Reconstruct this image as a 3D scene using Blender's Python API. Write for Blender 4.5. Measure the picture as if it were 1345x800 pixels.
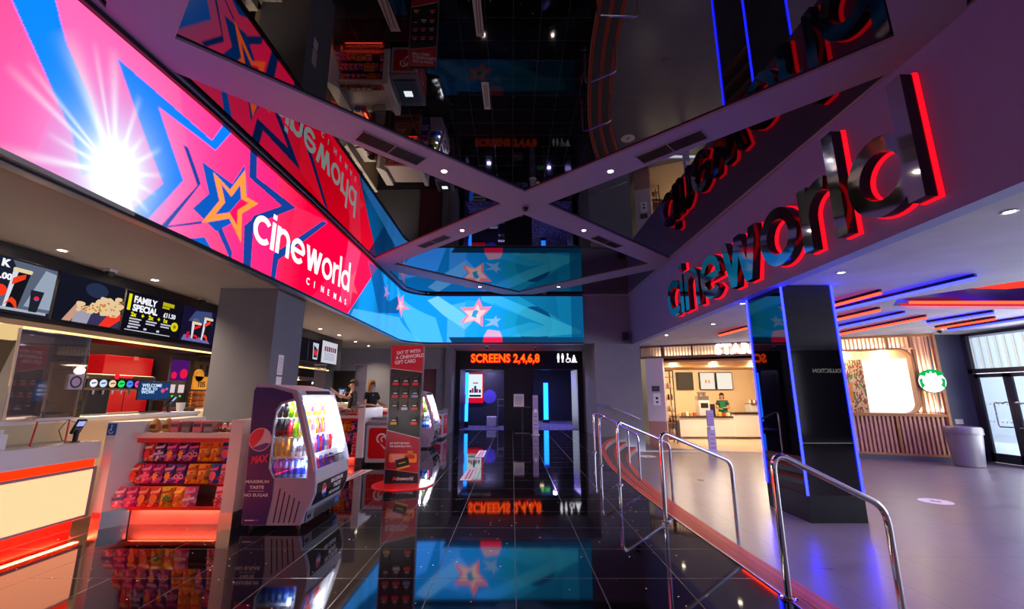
import bpy, bmesh, math, random
import numpy as np
from mathutils import Vector, Matrix, geometry
for o in list(bpy.data.objects): bpy.data.objects.remove(o)
R = math.radians; PI = math.pi
SC = bpy.context.scene; COL = SC.collection
random.seed(7)

# ------------------------------------------------------------------ camera
cam = bpy.data.cameras.new('camera'); camo = bpy.data.objects.new('camera', cam); COL.objects.link(camo)
cam.sensor_width = 36; cam.lens = 36 * 562 / 1345; cam.clip_start = .05
camo.location = (0, 0, 1.35); camo.rotation_euler = (R(90 + 11.858), 0, 0)
SC.camera = camo
# ------------------------------------------------------------------ world, exposure
w = bpy.data.worlds.new('world'); SC.world = w; w.use_nodes = True
w.node_tree.nodes['Background'].inputs[0].default_value = (.88, .93, 1, 1)
w.node_tree.nodes['Background'].inputs[1].default_value = 3.8
vs = SC.view_settings; vs.view_transform = 'Standard'; vs.look = 'None'; vs.gamma = 1; vs.use_curve_mapping = False
vs.exposure = 0.0

HC = 4.7      # height of the mirrored ceiling
HL = 3.03     # height of the low ceilings on both sides
LO = -.42     # level of the lower floor on the right
LEDS = 1.2   # brightness of the video screen

# ------------------------------------------------------------------ helpers
def lin(h):
    h = h.lstrip('#'); c = [int(h[i:i+2], 16) / 255 for i in (0, 2, 4)]
    return tuple((x / 12.92 if x <= .04045 else ((x + .055) / 1.055) ** 2.4) for x in c)
_m = {}
def mat(name, col='#888888', rough=.5, metal=0., emit=None, es=1., ior=1.5, noise=None, bump=0., coat=0.):
    if name in _m: return _m[name]
    m = bpy.data.materials.new(name); m.use_nodes = True; _m[name] = m
    nt = m.node_tree; b = nt.nodes['Principled BSDF']
    c = lin(col) + (1,)
    b.inputs['Base Color'].default_value = c
    b.inputs['Roughness'].default_value = rough; b.inputs['Metallic'].default_value = metal
    b.inputs['IOR'].default_value = ior
    if coat: b.inputs['Coat Weight'].default_value = coat; b.inputs['Coat Roughness'].default_value = .05
    if emit:
        b.inputs['Emission Color'].default_value = lin(emit) + (1,); b.inputs['Emission Strength'].default_value = es
    if noise is not None or bump:
        sc, amt = noise or (8, 0)
        tc = nt.nodes.new('ShaderNodeTexCoord'); n = nt.nodes.new('ShaderNodeTexNoise')
        n.inputs['Scale'].default_value = sc; n.inputs['Detail'].default_value = 4
        nt.links.new(tc.outputs['Object'], n.inputs['Vector'])
        if amt:
            mx = nt.nodes.new('ShaderNodeMix'); mx.data_type = 'RGBA'
            mx.inputs[6].default_value = tuple(x * (1 - amt) for x in c[:3]) + (1,)
            mx.inputs[7].default_value = tuple(min(1, x * (1 + amt)) for x in c[:3]) + (1,)
            nt.links.new(n.outputs['Fac'], mx.inputs[0]); nt.links.new(mx.outputs[2], b.inputs['Base Color'])
        if bump:
            bp = nt.nodes.new('ShaderNodeBump'); bp.inputs['Strength'].default_value = bump; bp.inputs['Distance'].default_value = .01
            nt.links.new(n.outputs['Fac'], bp.inputs['Height']); nt.links.new(bp.outputs[0], b.inputs['Normal'])
    return m
def glow(name, col, s=1.):
    "a thing that gives off light of its own (screens, lamps, lit letters)"
    if name in _m: return _m[name]
    m = bpy.data.materials.new(name); m.use_nodes = True; _m[name] = m
    nt = m.node_tree; nt.nodes.clear()
    e = nt.nodes.new('ShaderNodeEmission'); o = nt.nodes.new('ShaderNodeOutputMaterial')
    e.inputs[0].default_value = lin(col) + (1,); e.inputs[1].default_value = s
    nt.links.new(e.outputs[0], o.inputs[0]); return m
def glassm(name, tint='#ffffff', refl=1.0, haze=0.):
    if name in _m: return _m[name]
    m = bpy.data.materials.new(name); m.use_nodes = True; _m[name] = m
    nt = m.node_tree; nt.nodes.clear(); N = nt.nodes.new
    t = N('ShaderNodeBsdfTransparent'); t.inputs[0].default_value = lin(tint) + (1,)
    g = N('ShaderNodeBsdfGlossy'); g.inputs['Roughness'].default_value = .02
    f = N('ShaderNodeFresnel'); f.inputs[0].default_value = 1.45
    mu = N('ShaderNodeMath'); mu.operation = 'MULTIPLY'; mu.inputs[1].default_value = refl
    x = N('ShaderNodeMixShader'); o = N('ShaderNodeOutputMaterial')
    nt.links.new(f.outputs[0], mu.inputs[0]); nt.links.new(mu.outputs[0], x.inputs[0])
    nt.links.new(t.outputs[0], x.inputs[1]); nt.links.new(g.outputs[0], x.inputs[2])
    last = x
    if haze:
        d = N('ShaderNodeBsdfDiffuse'); d.inputs[0].default_value = (.8, .8, .85, 1)
        y = N('ShaderNodeMixShader'); y.inputs[0].default_value = haze
        nt.links.new(x.outputs[0], y.inputs[1]); nt.links.new(d.outputs[0], y.inputs[2]); last = y
    nt.links.new(last.outputs[0], o.inputs[0]); return m

class MB:
    def __init__(s): s.v = []; s.f = []; s.mi = []; s.M = Matrix.Identity(4)
    def add(s, vs, fs, m=0):
        n = len(s.v)
        for p in vs: s.v.append(tuple(s.M @ Vector(p)))
        for f in fs: s.f.append(tuple(i + n for i in f)); s.mi.append(m)
        return s
    def box(s, x0, y0, z0, x1, y1, z1, m=0):
        v = [(x, y, z) for z in (z0, z1) for y in (y0, y1) for x in (x0, x1)]
        return s.add(v, [(0,2,3,1),(4,5,7,6),(0,1,5,4),(2,6,7,3),(0,4,6,2),(1,3,7,5)], m)
    def prism(s, poly, ax, a, b, m=0, mside=None):
        "poly in the two other axes (order x,y,z without ax)"
        n = len(poly)
        def P(u, v, t):
            return {'x': (t, u, v), 'y': (u, t, v), 'z': (u, v, t)}[ax]
        area = sum(poly[i][0]*poly[(i+1)%n][1]-poly[(i+1)%n][0]*poly[i][1] for i in range(n))
        ccw = area > 0
        if ax == 'y': ccw = not ccw
        pl = list(poly) if ccw else list(reversed(poly))
        lo, hi = min(a, b), max(a, b)
        vs = [P(u, v, lo) for u, v in pl] + [P(u, v, hi) for u, v in pl]
        s.add(vs, [tuple(reversed(range(n))), tuple(range(n, 2*n))], m)
        k = len(s.v) - 2*n
        for i in range(n):
            j = (i+1) % n; s.f.append((k+i, k+j, k+n+j, k+n+i)); s.mi.append(m if mside is None else mside)
        return s
    def cyl(s, p0, p1, r0, r1=None, n=20, m=0, caps=True):
        r1 = r0 if r1 is None else r1
        p0, p1 = Vector(p0), Vector(p1); d = (p1 - p0).normalized()
        a = d.orthogonal().normalized(); b = d.cross(a)
        vs = []
        for p, r in ((p0, r0), (p1, r1)):
            for i in range(n):
                t = 2*PI*i/n; vs.append(p + (a*math.cos(t) + b*math.sin(t))*r)
        fs = [(i, (i+1)%n, n+(i+1)%n, n+i) for i in range(n)]
        if caps: fs += [tuple(reversed(range(n))), tuple(range(n, 2*n))]
        return s.add(vs, fs, m)
    def tube(s, pts, r, n=10, m=0):
        pts = [Vector(p) for p in pts]; k = len(pts); rings = []
        d0 = (pts[1]-pts[0]).normalized(); a = d0.orthogonal().normalized()
        vs = []
        for i, p in enumerate(pts):
            d = (pts[min(i+1, k-1)] - pts[max(i-1, 0)]).normalized()
            a = (a - d*a.dot(d)).normalized(); b = d.cross(a)
            rr = r[i] if isinstance(r, (list, tuple)) else r
            for j in range(n):
                t = 2*PI*j/n; vs.append(p + (a*math.cos(t) + b*math.sin(t))*rr)
        fs = [(i*n+j, i*n+(j+1)%n, (i+1)*n+(j+1)%n, (i+1)*n+j) for i in range(k-1) for j in range(n)]
        fs += [tuple(reversed(range(n))), tuple(range((k-1)*n, k*n))]
        return s.add(vs, fs, m)
    def lathe(s, prof, c=(0,0,0), n=20, m=0, sx=1, sy=1):
        vs = []; k = len(prof)
        for r, z in prof:
            for j in range(n):
                t = 2*PI*j/n; vs.append((c[0]+r*sx*math.cos(t), c[1]+r*sy*math.sin(t), c[2]+z))
        fs = [(i*n+j, i*n+(j+1)%n, (i+1)*n+(j+1)%n, (i+1)*n+j) for i in range(k-1) for j in range(n)]
        fs += [tuple(reversed(range(n))), tuple(range((k-1)*n, k*n))]
        return s.add(vs, fs, m)
    def poly(s, pts, m=0): return s.add(pts, [tuple(range(len(pts)))], m)
    def ball(s, c, r, n=10, m=0, sz=1.):
        pr = [(max(1e-4, r*math.sin(PI*i/n)), -r*sz*math.cos(PI*i/n)) for i in range(n+1)]
        return s.lathe(pr, c, n+4, m)
    def build(s, name, mats, parent=None, org=None, smooth=False, bev=0.):
        if not isinstance(mats, (list, tuple)): mats = [mats]
        me = bpy.data.meshes.new(name)
        V = np.array([tuple(p) for p in s.v], dtype=float)
        if parent is not None:
            base = root_loc(parent)
        else:
            base = Vector(org) if org is not None else Vector(((V[:,0].min()+V[:,0].max())/2, (V[:,1].min()+V[:,1].max())/2, V[:,2].min()))
        V = V - np.array(base)
        me.from_pydata(V.tolist(), [], s.f)
        for m in mats: me.materials.append(m)
        me.polygons.foreach_set('material_index', s.mi)
        if smooth:
            me.polygons.foreach_set('use_smooth', [True]*len(me.polygons)); me.update(); me.set_sharp_from_angle(angle=R(40))
        me.update()
        o = bpy.data.objects.new(name, me); COL.objects.link(o)
        if parent is not None: o.parent = parent
        else: o.location = base
        if bev:
            b = o.modifiers.new('bevel', 'BEVEL'); b.width = bev; b.segments = 2; b.limit_method = 'ANGLE'
        return o
def root_loc(o):
    v = Vector((0,0,0))
    while o is not None: v += o.location; o = o.parent
    return v
def tag(o, label=None, cat=None, group=None, kind=None):
    if label: o['label'] = label
    if cat: o['category'] = cat
    if group: o['group'] = group
    if kind: o['kind'] = kind
    return o
def thing(name, label, cat, loc=(0,0,0), rz=0, group=None):
    o = bpy.data.objects.new(name, None); COL.objects.link(o); o.location = loc; o.rotation_euler = (0,0,rz)
    o.empty_display_size = .1
    return tag(o, label, cat, group)
def struct(o, label=None):
    o['kind'] = 'structure'
    if label: o['label'] = label
    return o
def dup(o, parent=None, loc=None, rz=None, label=None, group=None):
    c = o.copy(); COL.objects.link(c)
    if parent is not None: c.parent = parent
    if loc is not None: c.location = loc
    if rz is not None: c.rotation_euler = (o.rotation_euler.x, o.rotation_euler.y, rz)
    if label: c['label'] = label
    if group: c['group'] = group
    for ch in list(o.children): dup(ch, c)
    return c
def text(body, size, m, p, right, up, parent=None, ext=.001, bold=0., align='LEFT', name='lettering', shear=0., sx=1., org=None, space=1.):
    "raised lettering: p is the baseline start in world coordinates"
    cu = bpy.data.curves.new('t', 'FONT'); cu.body = body; cu.size = size; cu.extrude = ext; cu.offset = bold
    cu.align_x = align; cu.shear = shear; cu.resolution_u = 3; cu.space_character = space
    ob = bpy.data.objects.new('t', cu); COL.objects.link(ob)
    bpy.context.view_layer.update()
    me = bpy.data.meshes.new_from_object(ob.evaluated_get(bpy.context.evaluated_depsgraph_get()))
    bpy.data.objects.remove(ob)
    r = Vector(right).normalized(); u = Vector(up).normalized(); n = r.cross(u)
    b = MB(); p = Vector(p)
    for v in me.vertices: b.v.append(tuple(p + r*(v.co.x*sx) + u*v.co.y + n*v.co.z))
    for f in me.polygons: b.f.append(tuple(f.vertices)); b.mi.append(0)
    bpy.data.meshes.remove(me)
    return b.build(name, m, parent, org=org)
def lamp(kind, name, loc, energy, col=(1,1,1), rot=(0,0,0), size=.2, sizey=None, spot=None, blend=.5):
    l = bpy.data.lights.new(name, kind); l.energy = energy; l.color = col
    if kind == 'AREA':
        l.size = size
        if sizey: l.shape = 'RECTANGLE'; l.size_y = sizey
    else: l.shadow_soft_size = size
    if kind == 'SPOT': l.spot_size = R(spot or 90); l.spot_blend = blend
    o = bpy.data.objects.new(name, l); COL.objects.link(o); o.location = loc; o.rotation_euler = rot
    return o

# ------------------------------------------------------------------ large area lights (daylight on the right and behind, plus an added foyer fill)
PINK = (1, .25, .55); BLUE = (.06, .08, 1); WARM = (1, .78, .52)
dl = lamp('AREA', 'daylight', (12.5, 5.5, 1.3), 620, (.86, .92, 1), (0, R(90), 0), 3.0, 11)
dl2 = lamp('AREA', 'daylight_behind', (8.0, -3.4, 1.4), 420, (.9, .94, 1), (R(-90), 0, 0), 6.0, 3.0)
lamp('AREA', 'foyer_fill', (0.2, -3.3, 2.0), 300, (.62, .58, 1), (R(-100), 0, 0), 6.0, 3.0)  # added unseen fill behind the camera, purple ambient for beams and fascia
# ================================================================== THE SETTING
M_wall = mat('grey_paint', '#6e6e7c', .75, noise=(3, .12), bump=.1)
M_beam = mat('beam_paint', '#827f9e', .7, noise=(2, .06))
M_soffit = mat('soffit_plaster', '#a09a98', .8, noise=(1.2, .12), bump=.15)
M_soffR = mat('trowelled_plaster', '#a09cab', .75, noise=(1.6, .25), bump=.25)
M_fascia = mat('fascia_paint', '#7074ac', .7, noise=(2, .07))
M_black = mat('black_matt', '#0b0a0d', .5)
M_blackg = mat('black_gloss', '#050507', .06, ior=1.8)
M_steel = mat('brushed_steel', '#b9bac0', .28, 1.)
M_chrome = mat('polished_chrome', '#dcdce4', .06, 1.)
M_white = mat('white_laminate', '#f2eef4', .35)
M_offw = mat('off_white', '#cfc8c4', .5)
M_red = mat('red_gloss', '#d40a1e', .3)
M_grey = mat('silver_grey_plastic', '#8d8a9a', .35)
M_dgrey = mat('dark_plastic', '#1b1b20', .4)
M_wood = mat('light_oak', '#b07a48', .5, noise=(6, .25))
M_dwood = mat('dark_wood', '#3a2418', .5, noise=(5, .3))
M_alu = mat('aluminium', '#c9ccd2', .3, 1.)
M_skin = mat('skin', '#c98f72', .55); M_skin2 = mat('fair_skin', '#d8a58a', .55)

def floor_mat(name, tile, grout, W, D, ox, oy, rough, ior, gw, speck=False, groutr=.4, streak=False):
    m = bpy.data.materials.new(name); m.use_nodes = True; nt = m.node_tree; b = nt.nodes['Principled BSDF']; N = nt.nodes.new; L = nt.links.new
    geo = N('ShaderNodeNewGeometry'); sep = N('ShaderNodeSeparateXYZ'); L(geo.outputs['Position'], sep.inputs[0])
    def line(out, per, off):
        a = N('ShaderNodeMath'); a.operation = 'SUBTRACT'; a.inputs[1].default_value = off - per/2; L(out, a.inputs[0])
        w_ = N('ShaderNodeMath'); w_.operation = 'PINGPONG'; w_.inputs[1].default_value = per/2; L(a.outputs[0], w_.inputs[0])
        g = N('ShaderNodeMath'); g.operation = 'GREATER_THAN'; g.inputs[1].default_value = per/2 - gw; L(w_.outputs[0], g.inputs[0])
        return g
    gx, gy = line(sep.outputs[0], W, ox), line(sep.outputs[1], D, oy)
    mx = N('ShaderNodeMath'); mx.operation = 'MAXIMUM'; L(gx.outputs[0], mx.inputs[0]); L(gy.outputs[0], mx.inputs[1])
    nz = N('ShaderNodeTexNoise'); nz.inputs['Scale'].default_value = 1.3; nz.inputs['Detail'].default_value = 5
    mp = N('ShaderNodeMapping'); mp.inputs['Scale'].default_value = (1, 3 if streak else 1, 1); L(geo.outputs['Position'], mp.inputs[0]); L(mp.outputs[0], nz.inputs['Vector'])
    c1 = N('ShaderNodeMix'); c1.data_type = 'RGBA'; t = lin(tile)
    c1.inputs[6].default_value = tuple(x*.75 for x in t)+(1,); c1.inputs[7].default_value = tuple(x*1.25 for x in t)+(1,); L(nz.outputs['Fac'], c1.inputs[0])
    last = c1.outputs[2]
    if speck:
        vo = N('ShaderNodeTexVoronoi'); vo.inputs['Scale'].default_value = 22; L(geo.outputs['Position'], vo.inputs['Vector'])
        lt = N('ShaderNodeMath'); lt.operation = 'LESS_THAN'; lt.inputs[1].default_value = .13; L(vo.outputs['Distance'], lt.inputs[0])
        sc = N('ShaderNodeSeparateColor'); L(vo.outputs['Color'], sc.inputs[0])
        g2 = N('ShaderNodeMath'); g2.operation = 'GREATER_THAN'; g2.inputs[1].default_value = .93; L(sc.outputs[0], g2.inputs[0])
        mm = N('ShaderNodeMath'); mm.operation = 'MULTIPLY'; L(lt.outputs[0], mm.inputs[0]); L(g2.outputs[0], mm.inputs[1])
        hs = N('ShaderNodeHueSaturation'); hs.inputs['Saturation'].default_value = .5; hs.inputs['Value'].default_value = 2.0; L(vo.outputs['Color'], hs.inputs['Color'])
        c2 = N('ShaderNodeMix'); c2.data_type = 'RGBA'; L(mm.outputs[0], c2.inputs[0]); L(last, c2.inputs[6]); L(hs.outputs[0], c2.inputs[7]); last = c2.outputs[2]
    c3 = N('ShaderNodeMix'); c3.data_type = 'RGBA'; L(mx.outputs[0], c3.inputs[0]); L(last, c3.inputs[6]); c3.inputs[7].default_value = lin(grout)+(1,)
    L(c3.outputs[2], b.inputs['Base Color'])
    rr = N('ShaderNodeMix'); L(mx.outputs[0], rr.inputs[0]); rr.inputs[2].default_value = rough; rr.inputs[3].default_value = groutr
    if streak:
        ra = N('ShaderNodeMapRange'); ra.inputs[3].default_value = rough*.8; ra.inputs[4].default_value = rough*1.3; L(nz.outputs['Fac'], ra.inputs[0]); L(ra.outputs[0], rr.inputs[2])
    L(rr.outputs[0], b.inputs['Roughness']); b.inputs['IOR'].default_value = ior
    return m
M_granite = floor_mat('black_granite_tiles', '#0d0c10', '#37323c', .607, .622, .028, 3.56,   .045, 1.95, .0035, speck=True)
M_tiles = floor_mat('stone_tiles', '#6f6573', '#453f48', .62, 1.24, 3.1, 4.0, .3, 1.55, .003, streak=True)

# --- the curved edge of the upper floor
EDGE = [(1.93,-3.5),(1.93,-2.4),(1.93,-1.2),(1.93,0.),(1.93,1.2),(1.93,2.4),(1.93,3.4),(1.9,4.4),(1.88,5.2),(1.87,6.0),(1.87,6.9),(1.90,7.9),(1.96,8.8),(2.08,9.8),(2.26,10.9),(2.50,12.0),(2.84,13.1),(3.12,13.8),(3.38,14.4)]
def offset(path, d):
    out = []
    for i, (x, y) in enumerate(path):
        a = path[max(i-1, 0)]; b = path[min(i+1, len(path)-1)]
        dx, dy = b[0]-a[0], b[1]-a[1]; l = math.hypot(dx, dy)
        out.append((x + dy/l*d, y - dx/l*d))
    return out
def smoothp(path, k=4):
    out = []
    for i in range(len(path)-1):
        p0 = path[max(i-1,0)]; p1 = path[i]; p2 = path[i+1]; p3 = path[min(i+2, len(path)-1)]
        for j in range(k):
            t = j/k
            out.append(tuple(.5*((2*p1[q]) + (-p0[q]+p2[q])*t + (2*p0[q]-5*p1[q]+4*p2[q]-p3[q])*t*t + (-p0[q]+3*p1[q]-3*p2[q]+p3[q])*t**3) for q in (0,1)))
    return out + [path[-1]]
EDGE = smoothp(EDGE)
E1, E2 = offset(EDGE, .30), offset(EDGE, .60)
def band(b, pa, pb, z, m=0):
    for i in range(len(pa)-1):
        b.poly([(*pa[i], z), (*pb[i], z), (*pb[i+1], z), (*pa[i+1], z)], m)
def wallstrip(b, pa, z0, z1, m=0):
    for i in range(len(pa)-1):
        b.poly([(*pa[i], z0), (*pa[i], z1), (*pa[i+1], z1), (*pa[i+1], z0)], m)
b = MB(); LEFTX = [(-9.5, y) for _, y in EDGE]
band(b, LEFTX, EDGE, 0.); b.box(-9.5, 14.4, -.05, 3.02, 17.05, 0.)
struct(b.build('floor', M_granite, org=(0,0,0)), 'polished black granite tiled upper floor')
b = MB(); b.box(-4, 17.05, -.05, 5, 24, .004)
M_carpet = mat('carpet', '#2a2450', .9)
nt = M_carpet.node_tree; vo = nt.nodes.new('ShaderNodeTexVoronoi'); vo.inputs['Scale'].default_value = 14
rp = nt.nodes.new('ShaderNodeValToRGB'); rp.color_ramp.elements[0].color = (.55,.5,.75,1); rp.color_ramp.elements[0].position = .15; rp.color_ramp.elements[1].color = (.03,.02,.1,1); rp.color_ramp.elements[1].position = .4
tc = nt.nodes.new('ShaderNodeTexCoord'); nt.links.new(tc.outputs['Object'], vo.inputs['Vector']); nt.links.new(vo.outputs['Distance'], rp.inputs[0]); nt.links.new(rp.outputs[0], nt.nodes['Principled BSDF'].inputs['Base Color'])
struct(b.build('floor', M_carpet), 'speckled carpet beyond the screen doors')
b = MB(); L2 = [(14, y) for _, y in E2]
band(b, E2, L2, LO); b.box(2.2, 14.4, LO-.05, 14, 24, LO)
struct(b.build('floor', M_tiles, org=(0,0,0)), 'grey stone tiled lower floor')
# --- three curved steps with red nosings
st = thing('curved_steps', 'long curving flight of three low steps with red nosing strips', 'steps', (2.3, 6, LO)); st['kind'] = 'structure'
M_tread = mat('step_tread', '#4a474e', .45, noise=(6, .15)); M_riser = mat('step_riser', '#85848c', .5)
M_nose = mat('red_nosing', '#c2402e', .55, noise=(30, .12))
for k, (pa, pb, z) in enumerate(((EDGE, E1, 0.), (E1, E2, -.14), (E2, None, -.28))):
    b = MB(); wallstrip(b, [(p[0]+.001, p[1]) for p in pa], z-.14, z); b.build('riser', M_riser, st)
    if pb and k < 3:
        b = MB(); band(b, pa, pb, z-.14); b.build('tread', M_tread, st)
    b = MB(); o0 = offset(pa, -.072); o1 = offset(pa, .012)
    band(b, o0, o1, z+.006); wallstrip(b, o1, z-.03, z+.006); b.build('nosing', M_nose, st)
    b = MB(); band(b, offset(pa, -.040), offset(pa, -.032), z+.0066); band(b, offset(pa, -.020), offset(pa, -.014), z+.0066); b.build('grip_line', M_dgrey, st)
    if k == 0:
        b = MB(); band(b, offset(pa, -.084), o0, z+.007); b.build('edge_trim', M_alu, st)

# --- walls of the foyer
def wallbox(name, x0, y0, z0, x1, y1, z1, m=M_wall, label=None):
    b = MB(); b.box(x0, y0, z0, x1, y1, z1); return struct(b.build(name, m), label)
wallbox('wall_front', 2.78, 14.4, LO, 4.3, 14.6, HL, label='dark grey wall beside the screens entrance')       # grey wall with the handrail
wallbox('wall_front', -2.35, 14.46, HL, 4.2, 14.66, HC, label='wall carrying the video screen')                # above the recess
wallbox('wall_recess_right', 2.78, 14.6, 0, 3.2, 17.2, HL)
wallbox('wall_recess_left', -2.45, 15.9, 0, -2.22, 17.2, HL)
wallbox('ceiling', -2.3, 14.66, HL, 3.2, 17.2, HL+.05, M_beam)
wallbox('wall_back_left', -9.5, 16.0, 0, -2.3, 16.2, HL)
wallbox('wall_left', -9.6, -3.6, 0, -9.5, 16.2, HL, M_dwood)
wallbox('wall_behind', -9.5, -3.7, LO, 14, -3.6, HC, mat('rear_wall', '#3c3842', .8))
# door wall at Y = 17
b = MB(); b.box(-2.22, 17.0, 2.36, 2.78, 17.15, HL-.002); struct(b.build('wall_header', M_black), 'black header over the two screen doorways')
wallbox('wall_between_doors', -.27, 17.02, 0, .8, 17.2, 2.36, M_dgrey)
wallbox('wall_door_left', -2.22, 17.02, 0, -2.06, 17.2, 2.36, M_dgrey)
wallbox('wall_door_right', 2.6, 17.02, 0, 2.78, 17.2, 2.36, M_dgrey)
# rooms behind the doors
M_dark = mat('dark_corridor_wall', '#17161c', .6)
wallbox('wall_corridor_back', -4, 19.6, 0, .3, 19.7, 2.7, M_dark)
wallbox('wall_corridor_middle', .3, 17.2, 0, .42, 19.7, 2.7, M_dark)
wallbox('wall_corridor_far', .3, 23.2, 0, 5, 23.3, 2.7, M_dark)
wallbox('wall_corridor_right', 3.3, 17.2, 0, 3.4, 23.2, 2.7, M_dark)
wallbox('wall_corridor_left', -2.75, 17.2, 0, -2.65, 19.6, 2.7, M_dark)
wallbox('ceiling', -4, 17.2, 2.7, 5, 23.3, 2.75, M_dark)

# --- low ceiling over the counters (left)
b = MB(); b.box(-9.5, -3.6, HL, -3.64, 14.5, HL+.04); b.box(-9.5, 14.4, HL, -2.3, 16.2, HL+.04)
struct(b.build('ceiling', M_soffit), 'plaster soffit over the food counters')
# --- low ceiling on the right, with a lit recess cut into it
def plate(outer, holes, z0, z1, name, m, parent=None):
    vs = [Vector(p) for p in outer]; es = [(i, (i+1) % len(outer)) for i in range(len(outer))]
    for h in holes:
        n = len(vs); vs += [Vector(p) for p in h]; es += [(n+i, n+(i+1) % len(h)) for i in range(len(h))]
    V, E, F, *_ = geometry.delaunay_2d_cdt(vs, es, [], 1, 1e-5)
    def inside(p, poly):
        c = False
        for i in range(len(poly)):
            x1, y1 = poly[i]; x2, y2 = poly[(i+1) % len(poly)]
            if (y1 > p[1]) != (y2 > p[1]) and p[0] < (x2-x1)*(p[1]-y1)/(y2-y1)+x1: c = not c
        return c
    bm = bmesh.new(); bv = [bm.verts.new((p.x, p.y, z0)) for p in V]
    for f in F:
        c = sum((V[i] for i in f), Vector((0, 0)))/len(f)
        if any(inside(c, h) for h in holes) or not inside(c, outer): continue
        try: bm.faces.new([bv[i] for i in f])
        except ValueError: pass
    for v in [v for v in bm.verts if not v.link_faces]: bm.verts.remove(v)
    bmesh.ops.recalc_face_normals(bm, faces=bm.faces)
    ex = bmesh.ops.extrude_face_region(bm, geom=list(bm.faces))
    bmesh.ops.translate(bm, vec=(0, 0, z1-z0), verts=[g for g in ex['geom'] if isinstance(g, bmesh.types.BMVert)])
    bmesh.ops.recalc_face_normals(bm, faces=bm.faces)
    me = bpy.data.meshes.new(name); 
    base = root_loc(parent) if parent else Vector((0,0,0))
    bmesh.ops.translate(bm, vec=-base, verts=bm.verts)
    bm.to_mesh(me); bm.free(); me.materials.append(m)
    o = bpy.data.objects.new(name, me); COL.objects.link(o)
    if parent: o.parent = parent
    return o
RECESS = [(6.95, 7.55), (7.75, 6.2), (12.2, 3.4), (12.2, 8.5), (7.6, 8.4)]
struct(plate([(4.2, -3.6), (14, -3.6), (14, 24), (4.2, 24)], [RECESS], HL, HL+.06, 'ceiling', M_soffR), 'trowelled grey plaster ceiling over the coffee shop side')
b = MB()
for i in range(len(RECESS)):
    p, q = RECESS[i], RECESS[(i+1) % len(RECESS)]; b.poly([(*p, HL+.06), (*q, HL+.06), (*q, HL+.5), (*p, HL+.5)])
b.poly([(*p, HL+.5) for p in RECESS])
struct(b.build('ceiling', mat('recess_lining', '#1c1048', .15, ior=1.8)), 'recessed purple ceiling pocket')
# fascia on the right, bottom curve follows the ceiling
b = MB(); b.box(4.05, -3.6, HL-.03, 4.25, 14.46, HC+.1); struct(b.build('wall_fascia_right', M_fascia), 'purple grey fascia carrying the chrome sign')
# upper wall behind the video screen
b = MB(); b.box(-4.4, -3.6, HL+.04, -4.2, 14.6, HC+.1); struct(b.build('wall_fascia_left', M_wall))
# right side: end wall and glazed shopfront
wallbox('wall_right_corner', 11.85, 12.2, LO, 12.96, 12.4, HL, mat('slate_paint', '#4d5160', .6, noise=(2, .1)), 'slate grey wall by the glazed doors')

# --- ceiling: purple grey lattice of beams with mirrored panels set into it
def dia(cy, top=None): return [(-3.24, cy), (.23, cy-3.22), (3.68, cy), (.23, cy+3.2)]
PAN = [dia(3.5), dia(10.78),
       [(-3.60, 3.93), (-.17, 7.16), (-3.47, 10.32)], [(4.03, 3.95), (.64, 7.16), (3.95, 10.32)],
       [(-3.60, 3.17), (-.17, -.06), (-3.6, -3.2)], [(4.03, 3.17), (.64, -.06), (4.03, -3.2)],
       [(-3.42, 11.36), (-.20, 14.36), (-2.9, 14.36), (-3.40, 13.4)], [(3.98, 11.25), (.66, 14.36), (3.98, 14.36)],
       [(.23, -.5), (-2.8, -3.4), (3.2, -3.4)]]
PAN[1] = [(-3.12, 10.8), (.23, 7.62), (3.65, 10.8), (.23, 14.02)]
lat = plate([(-4.3, -3.6), (4.15, -3.6), (4.15, 14.5), (-4.3, 14.5)], PAN, HC, HC+.05, 'ceiling', M_beam)
struct(lat, 'purple grey ceiling beams crossing between the mirrored panels')
M_mirror = mat('black_mirror', '#040405', .012, ior=1.8)
for i, p in enumerate(PAN):
    b = MB(); b.prism(p, 'z', HC+.03, HC+.045)
    b2 = MB(); b2.v = b.v; b2.f = b.f; b2.mi = b.mi
    struct(b.build('ceiling', M_mirror), 'glossy black mirrored ceiling panel')
wallbox('ceiling', -4.4, -3.7, HC+.06, 4.25, 14.7, HC+.1, M_black)
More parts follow.
